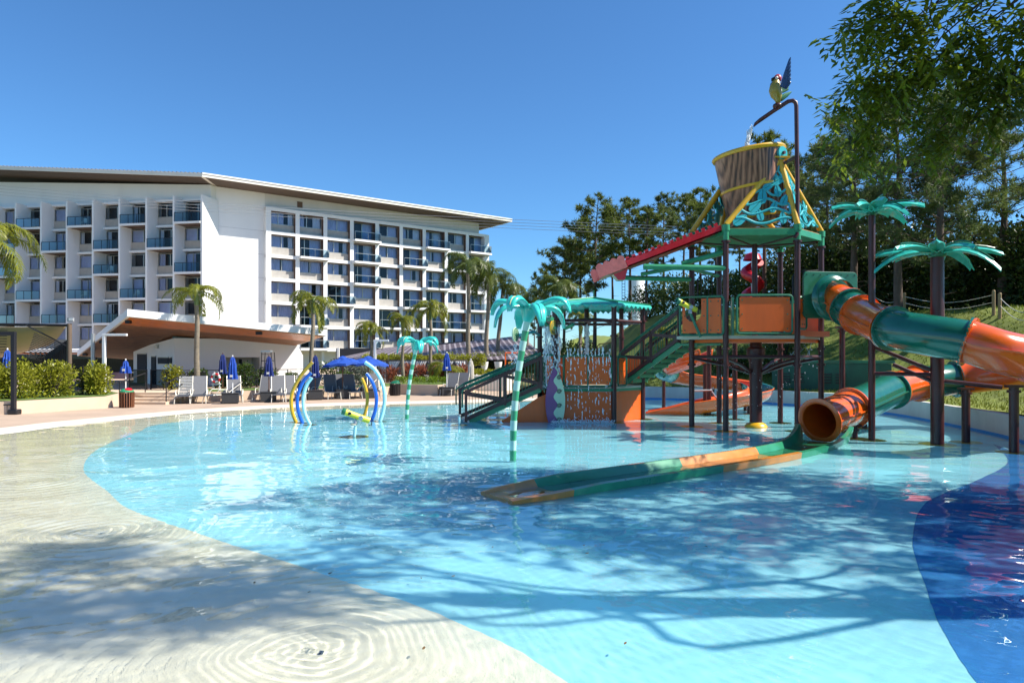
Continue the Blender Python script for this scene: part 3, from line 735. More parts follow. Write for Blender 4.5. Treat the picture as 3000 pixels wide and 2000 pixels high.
for sx, sy in ((7.9,24.2),(7.5,26.0)): post(tow, sx, sy, PF, 2.7, .085, rings=(2.2,))
mb = MB(); mb.prism(TV, zf-.1, zf); part('deck', mb, BEIGE, tow)
mb = MB(); mb.prism([(7.7+(x-7.7)*.96, 21.7+(y-21.7)*.96) for x,y in TV], zf-.2, zf-.102); part('deck_tray', mb, ORANGEB, tow)
mb = MB(); mb.prism([(5.1,21.15),(6.40,20.62),(6.7,22.0),(5.7,22.35)], zf-.1, zf-.004); part('deck', mb, BEIGE, tow)
mb = MB(); mb.prism([(8.75,20.75),(9.75,20.95),(9.75,21.9),(9.6,22.0)], zf-.02, zf+.14); part('deck_tray', mb, ORANGEB, tow)
mb = MB(); mb.prism([(7.7+(x-7.7)*.98, 21.7+(y-21.7)*.98) for x,y in TV], zd+.01, zd+.06); part('roof_plate', mb, GREENM, tow)
mb = MB()
for i in range(6):
    a, b = V(*TV[i],0), V(*TV[(i+1)%6],0); n = 11
    for k in range(n):
        p, q = a.lerp(b,k/n), a.lerp(b,(k+.94)/n); c = V(7.7,21.7,0)
        mb.slab([p+V(0,0,zd+.185), q+V(0,0,zd+.185), q.lerp(c,.3)+V(0,0,zd+.26), p.lerp(c,.3)+V(0,0,zd+.26)], V(0,0,.025))
part('roof_tiles', mb, mat('orange_tile',(.55,.20,.06),.6,var=.3,scale=6), tow)
framed_panel(tow, (6.72,20.4), (8.36,20.36), zf+.06, 4.04)
part('panel_post', MB().beam((6.6,20.45,zf), (6.6,20.45,3.98), .14, .05, up=(1,0,0)), GREENP, tow)
framed_panel(tow, (5.16,20.98), (6.34,20.46), zf+.02, 4.02, split=(.82,), cut=True)
framed_panel(tow, (8.62,20.5), (8.95,20.75), zf+.2, 4.0)
framed_panel(tow, (9.82,21.7), (9.1,22.85), zf+.06, 4.0)
framed_panel(tow, (8.8,22.95), (8.05,22.95), zf+.06, 4.0)
mb = MB(); x0 = 6.98
for (xa, xb, y) in ((6.15,6.75,22.6),(8.95,9.75,21.75)):
    mb = MB(); mb.tube([V(xa,y,4.1),V(xa,y,4.75),V(xa+.12,y,4.9),V(xb,y,4.95)], .025, 6); mb.tube([V(xa,y,4.15),V(xb,y,4.1)], .02, 6)
    for k in range(1,5): mb.tube([V(xa+(xb-xa)*k/5,y,4.12),V(xa+(xb-xa)*k/5,y,4.9)], .013, 5)
    part('guard_rail', mb, DKMETAL, tow, True)
# green outrigger pipes
for p, q, r in (((6.4,20.5,4.86),(3.95,20.5,4.9),.085),((5.74,21.8,4.66),(3.35,21.4,4.68),.075),((6.4,20.6,5.35),(5.15,20.7,5.02),.085),((6.95,22.9,4.9),(5.2,21.5,5.05),.06),((5.2,21.4,5.0),(4.0,21.1,4.75),.06)):
    part('outrigger', MB().tube([p, q], r, 12), GREENM, tow, True)
# red spill chute with a notched rim
mb = MB(); a0 = V(2.75,20.55,4.62); a1 = V(6.35,20.55,5.98); wy = V(0,1.45,0); dr = (a1-a0).normalized(); up = dr.cross(V(0,1,0)).normalized(); up = up if up.z > 0 else -up
mb.slab([a0,a1,a1+wy,a0+wy], up*.04); ch = part('spill_chute', mb, REDP, tow)
for o in (V(0,0,0), wy-V(0,.05,0)):
    mb = MB(); n = 15; s0 = a0+dr*.8; L_ = (a1-s0).length
    mb.slab([s0+o, a1+o, a1+o+up*.2, s0+o+up*.24], V(0,.05,0)); part('chute_side', mb, REDP, ch)
    for k in range(n):
        p = s0+dr*(L_*(k+.12)/n)+o+up*.21; q = s0+dr*(L_*(k+.62)/n)+o+up*.21
        part('notch_block', MB().slab([p,q,q+up*.09,p+up*.09], V(0,.05,0)), REDP, ch)
    e0 = a0-dr*.12+o+V(0,-.01,0); e1 = a0+dr*.78+o+V(0,-.01,0); mb = MB(); bt = [e0, e1]; tp = []
    for k in range(25):
        t = k/24; tp.append(e1.lerp(e0,t)+up*(.34+.07*abs(math.sin(t*math.pi*4))))
    mb.slab(bt+tp, V(0,.06,0)); part('scalloped_end', mb, PINK, ch, label='sun faded scalloped end of the red chute')
part('chute_bracket', MB().slab([V(3.25,20.9,4.55),V(3.45,20.9,4.55),V(3.55,20.9,4.9),V(3.1,20.9,4.72)], V(0,.4,0)), REDP, ch)
# yellow tripods carrying the bucket
apR = V(8.2,20.9,8.27); apL = V(7.22,22.5,8.27)
for ap, idx in ((apR,(0,1,2)),(apL,(3,4,5))):
    for i in idx:
        part('tripod_leg', MB().tube([(TV[i][0],TV[i][1],zd+.3), ap+V(0,0,-.05)], .085, 12), YELLOW, tow, True)
    part('tripod_cap', MB().box(ap+V(0,0,.0), (.5,.34,.05)), YELLOW, tow)
    dax = (apR-apL).normalized(); M3 = dax.to_track_quat('Z','Y').to_matrix()
    mb = MB(); mb.lathe([(.001,-.12),(.2,-.12),(.2,.12),(.001,.12)], 20, ap+V(0,0,.14), M3); bo = part('bearing', mb, TEALB, tow, True, 30)
    part('pivot_pin', MB().lathe([(.001,-.18),(.05,-.18),(.05,.18),(.001,.18)], 10, ap+V(0,0,.14), M3), MAROON, bo, True)
# teal vine lattices in the tripod faces
def vine(parent, p0, p1, ap, seed, flip=False):
    p0, p1, ap = Vector(p0), Vector(p1), Vector(ap); rr = random.Random(seed)
    nrm = (p1-p0).cross(ap-p0).normalized(); U = (p1-p0).normalized(); Vv = nrm.cross(U)
    if Vv.z < 0: Vv = -Vv
    def P(u, v):
        a = p0.lerp(ap, v); b = p1.lerp(ap, v); return a.lerp(b, .07+u*.86)
    mb = MB()
    lv = [.06,.2,.34,.48,.62,.76]
    for k, v in enumerate(lv):
        amp = .045; ph = k*1.7+seed; pts = [P(t/16, v+amp*math.sin(t/16*math.pi*2.4+ph)) for t in range(17)]
        mb.tube(pts, [.045*(1-.3*v)]*17, 6)
        if k < len(lv)-1:
            e = 1 if k % 2 else 0
            mb.tube([P(e, v+amp*math.sin(e*math.pi*2.4+ph)), P(e+(.06 if e else -.06)*.4, (v+lv[k+1])/2), P(e, lv[k+1]+amp*math.sin(e*math.pi*2.4+ph+1.7))], .04, 6)
    mb.tube([P(.3,.76),P(.5,.86),P(.8,.9),P(.6,.8)], .035, 6)
    o = part('vine_lattice', mb, TEALB, parent, True)
    for k, (u, v) in enumerate(((.1,.07),(.42,.14),(.85,.1),(.25,.27),(.66,.26),(.9,.36),(.3,.42),(.72,.5),(.35,.57),(.7,.66),(.45,.72))):
        c = P(u, v); s = .17 if k % 3 else .22; a = rr.uniform(-.8,.8)+1.2; du = U*math.cos(a)+Vv*math.sin(a); dv = nrm.cross(du)
        pts = []
        for j in range(10):
            t = j/10*2*math.pi; rr_ = 1-.25*math.cos(t); pts.append(c+du*(s*math.cos(t)*1.15)+dv*(s*.62*math.sin(t)*rr_))
        lf = part('vine_leaf', MB().slab([p-nrm*.02 for p in pts], nrm*.045), TEALB, o)
        part('leaf_vein', MB().tube([c-du*s*1.0-nrm*.026*(1 if nrm.y>0 else -1), c+du*s*1.0-nrm*.026*(1 if nrm.y>0 else -1)], .008, 4), GREENP, lf)
TVz = [V(x,y,zd+.3) for x,y in TV]
vine(tow, TVz[0], TVz[1], apR, 1); vine(tow, TVz[1], TVz[2], apR, 2); vine(tow, TVz[4], TVz[5], apL, 3); vine(tow, TVz[3], TVz[4], apL, 4)
# feed pipe
part('feed_pipe', MB().tube([V(8.45,20.4,5.75),V(8.52,20.4,5.85),V(8.58,20.5,6.15),V(8.58,20.55,8.0),V(8.58,20.6,9.75),V(8.56,20.6,9.86),V(8.48,20.62,9.93),V(8.36,20.66,9.92),V(8.0,20.95,9.72),V(7.72,21.2,9.55),V(7.6,21.3,9.46),V(7.55,21.34,9.38)], [.055]+[.062]*9+[.05,.02], 12), MAROON, tow, True, 60)
part('pipe_brace', MB().tube([V(8.58,20.55,8.22), apR+V(.05,0,-.2)], .05, 8), MAROON, tow, True)
# tipping bucket
def woodmat():
    m = mat('painted_wood', (.21,.095,.05), .45, var=0); t = m.node_tree; p = t.nodes['Principled BSDF']; N = t.nodes.new; L = t.links.new
    tc = N('ShaderNodeTexCoord'); mp = N('ShaderNodeMapping'); mp.inputs['Scale'].default_value = (2.6,2.6,.32); L(tc.outputs['Object'], mp.inputs[0])
    n = N('ShaderNodeTexNoise'); n.inputs['Scale'].default_value = 2.2; n.inputs['Detail'].default_value = 7; n.inputs['Distortion'].default_value = 1.2; L(mp.outputs[0], n.inputs[0])
    w = N('ShaderNodeTexWave'); w.inputs['Scale'].default_value = .9; w.inputs['Distortion'].default_value = 9; w.inputs['Detail'].default_value = 3; L(mp.outputs[0], w.inputs[0])
    mx = N('ShaderNodeMath'); mx.operation = 'MULTIPLY_ADD'; mx.inputs[1].default_value = .45; L(w.outputs[0], mx.inputs[0]); L(n.outputs[0], mx.inputs[2])
    cr = N('ShaderNodeValToRGB'); e = cr.color_ramp.elements; e[0].position = .35; e[0].color = (.02,.007,.005,1); e[1].position = 1.0; e[1].color = (.42,.19,.10,1); x = e.new(.66); x.color = (.20,.075,.035,1)
    L(mx.outputs[0], cr.inputs[0]); L(cr.outputs[0], p.inputs['Base Color']); p.inputs['Coat Weight'].default_value = .35; return m
WOODP = woodmat()
bt_c = V(7.80,21.7,6.42); ax = (V(7.50,21.66,8.62)-bt_c).normalized(); Mb = ax.to_track_quat('Z','Y').to_matrix()
buck = thing('tipping_bucket', 'big tilted barrel bucket painted like wood above the tower', 'bucket', bt_c)
part('shell', MB().lathe([(.001,.03),(.86,.0),(.9,.3),(.98,1.2),(1.06,2.18),(1.02,2.18),(.94,1.2),(.84,.1),(.001,.1)], 40, bt_c, Mb), WOODP, buck, True, 40)
part('rim', MB().lathe([(1.05,2.12),(1.1,2.13),(1.13,2.2),(1.1,2.25),(1.03,2.23)], 40, bt_c, Mb), YELLOW, buck, True)
for z, r in ((.12,.885),(1.05,.975)):
    part('band', MB().lathe([(r,z),(r+.02,z+.01),(r+.025,z+.07),(r+.01,z+.09)], 40, bt_c, Mb), YELLOW, buck, True)
part('axle', MB().tube([apL+V(0,0,.14), apR+V(0,0,.14)], .045, 10), MAROON, buck, True)
# parrot on the pipe
def parrot():
    b = V(8.12,20.86,9.85); root = thing('parrot_sculpture', 'painted parrot sculpture with raised wings on the spout pipe', 'sculpture', b)
    FEA = mat('parrot_blue', (.012,.05,.16), .35, coat=.3, scale=8, var=.3); FG = mat('parrot_green', (.04,.20,.08), .4, coat=.3, scale=8, var=.4)
    FY = mat('parrot_yellow', (.30,.22,.02), .4, coat=.3); FRD = mat('parrot_red', (.42,.02,.02), .4, coat=.3); FW = mat('parrot_white', (.7,.66,.6), .5)
    part('perch', MB().ball(b, .13, 10, 6, sc=(1.2,1,.8)), MAROON, root, True)
    mb = MB(); mb.tube([b+V(.0,0,.06),b+V(.02,0,.18),b+V(-.04,0,.34),b+V(-.08,0,.5),b+V(-.08,0,.64),b+V(-.04,0,.76),b+V(.0,0,.84)], [.05,.1,.17,.19,.15,.11,.05], 12); part('body', mb, FY, root, True, 80)
    part('chest', MB().ball(b+V(-.12,0,.62), .12, 10, 6, sc=(1,1,1.1)), FEA, root, True)
    part('head', MB().ball(b+V(-.0,0,.84), .12, 12, 8, sc=(1,.9,1.1)), FRD, root, True)
    for s in (-1,1): part('cheek', MB().ball(b+V(-.06,s*.09,.83), .05, 8, 5, sc=(1,.5,1)), FW, root, True)
    part('beak', MB().tube([b+V(-.1,0,.85),b+V(-.17,0,.82),b+V(-.19,0,.75)], [.05,.04,.008], 8), BLACKP, root, True)
    for s, up_, bk in ((-1,.98,.28),(1,.62,.6)):
        sh = b+V(.04,s*.12,.55); w = thing_wing = MB(); pts = []
        tipd = V(bk,s*.22,up_).normalized(); side = V(.85,0,-.45).normalized()
        for k in range(7):
            L_ = (.86-.10*k) if s < 0 else (.66-.075*k); st = sh+side*(.028*k); en = st+tipd*L_+side*(.012*k)
            w.tube([st, st.lerp(en,.5), en.lerp(st,.08), en], [.03,.04,.035,.012], 6)
        part('wing', w, FEA if s < 0 else FG, root, True)
    part('tail', MB().tube([b+V(.08,0,.22),b+V(.26,0,.34),b+V(.42,.02,.44)], [.09,.07,.02], 8), FG, root, True)
parrot()
# ======= tube slide
def tube_path(pts, n=8): return catmull([W(*p) for p in pts], n, closed=False)
TS = [(2405,862,21.2),(2455,880,20.4),(2487,900,19.8),(2520,922,19.2),(2615,962,17.2),(2720,982,16.3),(2835,1001,15.8),(2930,1030,15.4),(3030,1050,15.6),(3110,1058,16.6),(3110,1070,18.2),(3020,1083,19.8),(2905,1098,20.9),(2800,1110,21.4),(2690,1122,21.2),(2612,1142,20.5),(2545,1172,19.6),(2492,1195,18.9),(2440,1215,18.3),(2400,1232,17.9)]
NSEG = 8; TP = tube_path(TS, NSEG)
slide = thing('tube_slide', 'twisting enclosed tube slide in orange and green sections beside the tower', 'slide', (10.9,17.5,PF))
TR = .49
for a, b, m in ((0,2,ORANGEF),(2,3,GREENF),(3,4,ORANGEF),(4,6,GREENF),(6,8,ORANGEF),(8,10,GREENF),(10,13,ORANGEF),(13,14,GREENF),(14,15,ORANGEF),(15,17,GREENF),(17,19,ORANGEF)):
    pts = TP[a*NSEG:b*NSEG+1]; n = len(pts)
    o = part('tube_section', MB().tube(pts, TR, 32, cap=False), m, slide, True, 80)
    for q, t in ((pts[0], pts[1]-pts[0]), (pts[-1], pts[-1]-pts[-2])):
        M3 = t.normalized().to_track_quat('Z','Y').to_matrix(); s = .0 if q is pts[0] else -.055
        part('flange', MB().lathe([(TR,s),(TR+.085,s),(TR+.085,s+.05),(TR,s+.05)], 32, q, M3), m, o, True, 30)
        bb = MB()
        for k in range(18):
            aa = 2*math.pi*k/18; bb.ball(q+M3@V(math.cos(aa)*(TR+.055), math.sin(aa)*(TR+.055), s+(.05 if q is pts[0] else .0)), .014, 5, 3)
        part('bolts', bb, BLACKP, o)
    # side seam lip
    for sg in (-1, 1):
        mb = MB(); seam = []
        for i, p in enumerate(pts):
            t = (pts[min(n-1,i+1)]-pts[max(0,i-1)]); sdv = t.cross(V(0,0,1)).normalized()*sg; seam.append((p+sdv*(TR-.005), sdv))
        for (p, d1), (q, d2) in zip(seam[:-1], seam[1:]):
            mb.hexa([p-V(0,0,.018), q-V(0,0,.018), q+d2*.055-V(0,0,.018), p+d1*.055-V(0,0,.018), p+V(0,0,.018), q+V(0,0,.018), q+d2*.055+V(0,0,.018), p+d1*.055+V(0,0,.018)])
        part('seam', mb, m, o)
# mouth lip
t = (TP[-1]-TP[-3]).normalized(); M3 = t.to_track_quat('Z','Y').to_matrix()
part('mouth_lip', MB().lathe([(TR-.02,-.05),(TR+.1,-.05),(TR+.11,.0),(TR+.02,.03),(TR-.03,.01)], 36, TP[-1], M3), ORANGEF, slide, True, 60)
# entry board
e0 = V(8.78,20.55,3.36); e1 = V(10.55,20.85,3.36); hh = 1.42; rn = .14; dxe = (e1-e0).normalized(); le = (e1-e0).length
pts = []
for cx2, cz2, a0 in ((le-rn,hh-rn,0),(rn,hh-rn,90),(rn,rn,180),(le-rn,rn,270)):
    for k in range(5): a = R(a0+22.5*k); pts.append(e0+dxe*(cx2+rn*math.cos(a))+V(0,0,cz2+rn*math.sin(a)))
eb = part('entry_board', MB().slab(pts, V(-dxe.y,dxe.x,0)*.06), GREENP, slide, bev=.012)
nrm_e = V(dxe.y,-dxe.x,0); M3 = nrm_e.to_track_quat('Z','Y').to_matrix(); ce = W(2440,872,20.55)
part('entry_collar', MB().lathe([(.7,.0),(.66,.06),(.56,.1),(.52,.35)], 32, ce, M3), GREENF, eb, True)
bb = MB()
for k in range(16): bb.ball(e0+dxe*(.1+(le-.2)*(k%8)/7)+V(0,0,.1 if k < 8 else hh-.1)+nrm_e*.012, .018, 5, 3)
part('bolts', bb, BLACKP, eb)
for (x, y, zt_, r) in ((11.9,17.9,1.35,.1),(11.8,16.05,1.5,.1),(9.42,18.75,.3,.07),(11.0,21.3,.95,.08),(9.9,20.2,.75,.06),(10.35,21.4,3.1,.085)):
    o = post(slide, x, y, PF, zt_, r, rings=(zt_-.1,), name='support_post')
    part('saddle', MB().beam((x-.18,y,zt_+.02),(x+.18,y,zt_+.02),.16,.06), MAROON, o)
for p, q in (((10.95,17.5,1.75),(9.67,18.35,1.75)),((10.95,17.5,1.6),(12.2,17.0,1.45)),((10.1,18.1,2.0),(10.95,17.5,1.5)),((9.67,18.35,2.5),(10.9,17.5,1.8))):
    part('support_arm', MB().tube([p,q], .055, 8), MAROON, slide, True)
# run-out flume in the water
fl = thing('slide_flume', 'long green and orange open flume lying in the water below the tube', 'flume', (2.7,12.8,PF))
FC = catmull([V(8.25,18.0,0),V(7.6,17.1,0),V(6.7,16.05,0),V(5.5,14.95,0),V(4.2,13.95,0),V(2.7,12.85,0),V(1.2,11.78,0),(-.25,10.75,0)], 6, closed=False)
def flume(i0, i1, m, zend=None):
    mb = MB(); rows_ = []
    for i in range(i0, i1+1):
        p = FC[i]; t = (FC[min(len(FC)-1,i+1)]-FC[max(0,i-1)]).normalized(); s = V(t.y,-t.x,0)
        k = max(0, 1-i/11.0); lift = .34*k*k; wd = .50+.12*k; zt_ = .13+lift; e = max(0,(i-36)/6.0); zt_ -= .10*e; wd *= 1-.3*e*e
        prof = [(-wd-.08,zt_-.13),(-wd-.1,zt_),(-wd,zt_+.012),(-wd+.04,zt_-.03),(-wd+.13,-.06+.1*e),(-wd+.3,-.12+.15*e),(wd-.3,-.12+.15*e),(wd-.13,-.06+.1*e),(wd-.04,zt_-.03),(wd,zt_+.012),(wd+.1,zt_),(wd+.08,zt_-.13)]
        lo = [(wd-.1,-.16),(-wd+.1,-.16)]
        rows_.append([p+s*x+V(0,0,z) for x,z in prof+lo])
    kk = len(rows_[0])
    for r_ in rows_: mb.v += [tuple(q) for q in r_]
    for i in range(len(rows_)-1):
        for j in range(kk): mb.f.append([i*kk+j,(i+1)*kk+j,(i+1)*kk+(j+1)%kk,i*kk+(j+1)%kk]); mb.m.append(0)
    mb.f.append(list(range(kk))); mb.m.append(0); mb.f.append([(len(rows_)-1)*kk+j for j in range(kk)][::-1]); mb.m.append(0)
    o = part('flume_section', mb, m, fl, True, 30); o.cycles.is_caustics_receiver = True; return o
GREENFL = mat('green_flume', (.02,.25,.12), .28, var=.2, scale=2, coat=.5); ORFL = mat('orange_flume', (.60,.22,.03), .3, var=.2, scale=2, coat=.5)
flume(1,16,GREENFL); flume(16,26,ORFL); flume(26,38,GREENFL); flume(38,42,ORFL)
# ======= open spiral slide behind the tower
sp = thing('spiral_slide', 'open orange spiral slide curling down behind the tower posts', 'slide', (8.2,27,PF))
SPp = catmull([V(7.4,26.0,2.35),V(6.7,26.8,2.02),V(6.2,27.9,1.68),V(7.0,28.9,1.42),V(8.5,28.9,1.22),V(9.7,28.0,1.02),V(9.75,26.8,.82),V(8.5,26.0,.62),V(7.2,25.8,.44),V(6.2,26.0,.22),V(5.2,26.3,.02)], 6, closed=False)
def chute(i0, i1, m, r=.46):
    mb = MB(); n = 11; rows_ = []
    for i in range(i0, i1+1):
        p = SPp[i]; t = SPp[min(len(SPp)-1,i+1)]-SPp[max(0,i-1)]; s = t.cross(V(0,0,1)).normalized(); e = max(0,(i-52)/8); rr_ = r*(1-.2*e)
        pr = [(-rr_-.06,.1*(1-e)+.0)]+[(rr_*math.cos(math.pi+math.pi*k/n), rr_*(1-.75*e)*math.sin(math.pi+math.pi*k/n)+.06) for k in range(n+1)]+[(rr_+.06,.1*(1-e))]
        rows_.append([p+s*x+V(0,0,z) for x,z in pr])
    kk = len(rows_[0])
    for r_ in rows_: mb.v += [tuple(q) for q in r_]
    for i in range(len(rows_)-1):
        for j in range(kk-1): mb.f.append([i*kk+j,(i+1)*kk+j,(i+1)*kk+j+1,i*kk+j+1]); mb.m.append(0)
    o = part('chute_section', mb, m, sp, True, 50); sm = o.modifiers.new('thick','SOLIDIFY'); sm.thickness = .035
chute(0,9,ORANGEF); chute(9,16,GREENF); chute(16,30,ORANGEF); chute(30,35,GREENF); chute(35,60,ORANGEF)
for (x,y,z) in ((6.2,27.9,1.2),(9.6,28.1,.6),(8.5,28.9,.8),(9.2,26.5,.3),(7.4,26.2,1.9)): post(sp, x, y, PF, z, .07, name='support_post')
part('support_arm', MB().tube([(6.9,25.9,.9),(7.6,25.95,.92)], .04, 8), STEEL, sp, True)
part('support_arm', MB().tube([(7.5,25.95,1.0),(7.9,26.0,.45)], .03, 8), STEEL, sp, True)
# ======= palm posts (flat teal leaves on tall maroon masts)
def mast_palm(x, y, zt_, r, nleaf, L, label, seed):
    root = thing('mast_palm', label, 'spray palm', (x,y,PF), 'teal leaf masts by the tube slide'); rr = random.Random(seed)
    post(root, x, y, PF, zt_, r, name='mast', n=18)
    part('mast_head', MB().lathe([(r,zt_-.1),(r+.05,zt_-.08),(r+.05,zt_+.04),(.001,zt_+.08)], 14, (x,y,0)), GREENP, root, True)
    for k in range(nleaf):
        a = 2*math.pi*k/nleaf+rr.uniform(-.15,.15)+seed; l = L*rr.uniform(.85,1.1); droop = rr.uniform(.12,.34) if k % 4 else rr.uniform(.55,.8)
        d = V(math.cos(a),math.sin(a),0); s = V(-d.y,d.x,0); mb = MB(); rows_ = []; n = 8
        for i in range(n+1):
            t = i/n; w = (.05+.125*math.sin(math.pi*min(1,t*.75+.15)))*(1 if t < .85 else .75); c = V(x,y,zt_+.02)+d*(l*t*(1-.12*t*droop))+V(0,0,.22*math.sin(t*1.9)-droop*l*.62*t*t)
            rows_.append([c-s*w+V(0,0,-.05), c+V(0,0,.03), c+s*w+V(0,0,-.05)])
        for q in rows_: mb.v += [tuple(p) for p in q]
        for i in range(n):
            for j in range(2): mb.f.append([i*3+j,(i+1)*3+j,(i+1)*3+j+1,i*3+j+1]); mb.m.append(0)
        o = part('leaf', mb, TEAL, root); sm = o.modifiers.new('thick','SOLIDIFY'); sm.thickness = .03
        part('leaf_rib', MB().tube([Vector(rows_[i][1])+V(0,0,.035) for i in range(n)], .018, 5), GREENP, o)
    return root
mast_palm(10.9,17.5,4.85,.155,10,1.5,'thick dark mast with drooping teal leaves beside the tube slide',.4)
mast_palm(9.67,18.35,6.1,.085,10,1.3,'slim dark mast with teal leaves behind the tube entrance',.1)
# ======= fibreglass spray palms in the pool
GRS = mat('palm_trunk_green', (.05,.36,.17), .3, coat=.4, var=.15); GRL = mat('palm_trunk_mint', (.50,.78,.66), .3, coat=.4, var=.1)
LEAFT = mat('spray_palm_teal', (.05,.60,.50), .28, coat=.5, var=.2, scale=4); LEAFY = mat('spray_palm_cream', (.62,.62,.36), .4, coat=.3, var=.2)
def spray_palm(base, top, r, leaf, label):
    root = thing('spray_palm', label, 'spray palm', base, 'leaning fibreglass palms in the pool'); n = 15
    c = lambda t: base.lerp(top, t)+V(.10*math.sin(t*math.pi)*-1.0*(top-base).length/3.3, 0, 0)
    for k in range(n):
        a, b = c(k/n), c((k+1)/n)
        part('trunk_segment', MB().tube([a, a.lerp(b,.15), a.lerp(b,.85), b], [r*.96,r*1.0,r*1.08,r*1.1], 16), GRS if k % 2 else GRL, root, True, 40)
    ax = (c(1)-c(.85)).normalized(); M3 = ax.to_track_quat('Z','Y').to_matrix(); s = leaf
    mb = MB(); mb.lathe([(r*1.1,-.03*s),(r*1.5,.0),(r*2.0,.12*s),(r*2.6,.3*s),(r*2.9,.42*s),(r*2.0,.5*s),(.01,.52*s)], 24, top, M3); part('crown_heart', mb, LEAFT, root, True, 60)
    for k in range(8):
        a = k*2*math.pi/8+.3; d = M3 @ V(math.cos(a),math.sin(a),0); d = V(d.x,d.y,0).normalized(); sd_ = V(-d.y,d.x,0); L_ = s*(1.0 if k % 2 else .82)
        mb = MB(); rows_ = []; nn = 9; st = top+ax*.4*s+d*r*1.6
        for i in range(nn+1):
            t = i/nn; w = s*(.03+.19*math.sin(math.pi*min(1,.14+.80*t))); cc = st+d*(L_*(1.18*math.sin(t*1.45)))+V(0,0,s*((.42 if k % 2 else .2)*math.sin(t*2.2)-(.5 if k % 2 else .74)*t**2.4))
            rows_.append([cc-sd_*w+V(0,0,-.35*w), cc-sd_*w*.5+V(0,0,.02), cc+V(0,0,-.012), cc+sd_*w*.5+V(0,0,.02), cc+sd_*w+V(0,0,-.35*w)])
        for q in rows_: mb.v += [tuple(p) for p in q]
        for i in range(nn):
            for j in range(4): mb.f.append([i*5+j,(i+1)*5+j,(i+1)*5+j+1,i*5+j+1]); mb.m.append(0)
        o = part('leaf', mb, LEAFT, root, True, 70); sm = o.modifiers.new('thick','SOLIDIFY'); sm.thickness = .045*s; sm.offset = -1
        part('leaf_rib', MB().tube([Vector(q[2])+V(0,0,.012) for q in rows_[:-1]], .014*s, 5), LEAFY if k % 3 == 0 else TEALB, o, True)
    return root
spray_palm(V(.02,14.66,PF), V(.33,14.66,2.98), .068, .72, 'tall leaning spray palm with ringed green trunk near the flume')
spray_palm(V(-3.75,24.3,PF), V(-3.42,24.3,2.45), .065, .66, 'smaller leaning spray palm with pale green trunk near the blue parasols')
# ======= arched spray hoops
def hoop(pts, Y, r, m, label):
    P_ = [W(px,py,Y) for px,py in pts]; b = G(pts[-1][0], pts[-1][1]); b = V(P_[-1].x, Y, PF)
    pp = catmull(P_, 8, closed=False)+[b]
    root = thing('spray_arch', label, 'spray arch', b, 'curved spray arches in the shallow water')
    part('arch_pipe', MB().tube(pp, r, 16), m, root, True, 60)
    part('foot_ring', MB().lathe([(r,PF+.03),(.22,PF+.028),(.24,PF)], 20, (b.x,b.y,0)), YELLOW, root, True)
    d = (P_[0]-P_[1]).normalized(); M3 = d.to_track_quat('Z','Y').to_matrix()
    part('nozzle', MB().lathe([(.001,.02),(r*.5,.02),(r*.55,-.02)], 12, P_[0], M3), STEEL, root, True)
hoop([(915,1061),(883,1098),(858,1145),(853,1180),(858,1212),(867,1235)], 23.2, .06, YELLOW, 'tall yellow curved spray arch bending right, beside a blue arch')
hoop([(911,1092),(888,1118),(873,1155),(871,1185),(876,1212),(886,1238)], 22.9, .058, BLUEPL, 'blue curved spray arch between a yellow and a pale arch')
hoop([(913,1106),(897,1130),(889,1165),(890,1195),(897,1220),(908,1242)], 22.3, .058, CYANPL, 'short pale cyan arch bending right, nearest the blue arch foot')
hoop([(1060,1107),(1070,1132),(1076,1162),(1075,1185),(1071,1205),(1066,1219)], 25.1, .06, YELLOW, 'short yellow curved spray arch bending left behind the water cannon')
hoop([(1074,1094),(1091,1120),(1102,1155),(1102,1185),(1097,1210),(1089,1231)], 23.6, .06, BLUEPL, 'blue curved arch bending left inside the tall pale arch')
hoop([(1070,1061),(1100,1085),(1121,1125),(1127,1165),(1123,1200),(1114,1232)], 23.4, .065, CYANPL, 'tallest pale cyan arch bending left over the water cannon')
# ======= water cannons
def cannon(base, piv, tip, tail, label, stand=True):
    root = thing('water_cannon', label, 'water cannon', base); d = (tip-tail).normalized(); L_ = (tip-tail).length; M3 = d.to_track_quat('Z','Y').to_matrix(); r = .085
    part('barrel', MB().lathe([(.001,0),(r*.9,0),(r,.03),(r,L_*.75),(r*1.12,L_*.8),(r*1.12,L_-.06)], 18, tail, M3), LEMON, root, True, 30)
    part('muzzle', MB().lathe([(r*1.13,L_-.1),(r*1.16,L_-.02),(r*1.05,L_),(r*.6,L_),(r*.55,L_-.1)], 18, tail, M3), GREENP, root, True, 30)
    mid_ = tail.lerp(tip,.3); part('side_cap', MB().lathe([(.07,0),(.06,.03),(.001,.035)], 14, mid_+V(0,-r*.85,0), Matrix.Rotation(R(90),3,'X')), STEEL, root, True)
    part('window_slot', MB().ball(tail.lerp(tip,.74)+V(0,-r*.92,.01), .06, 10, 6, sc=(1.4,.35,.8)), BLACKP, root, True)
    part('grip', MB().tube([tail+V(.0,0,.06), tail+V(.07,0,.05), tail+V(.05,0,-.13), tail+V(-.02,0,-.12)], .014, 6), BLACKP, root, True)
    part('yoke', MB().tube([piv-V(0,.02,.12), piv], [.06,.05], 10), STEEL, root, True)
    part('stand', MB().tube([base, piv-V(0,0,.1)], .045, 12), CYANPL if stand else GREENP, root, True)
    if stand:
        part('stand_collar', MB().lathe([(.045,.0),(.1,.01),(.1,.05),(.045,.06)], 14, (base.x,base.y,piv.z-.17)), BEIGE, root, True)
        part('foot_ring', MB().lathe([(.05,PF+.05),(.4,PF+.045),(.42,PF)], 24, (base.x,base.y,0)), YELLOW, root, True)
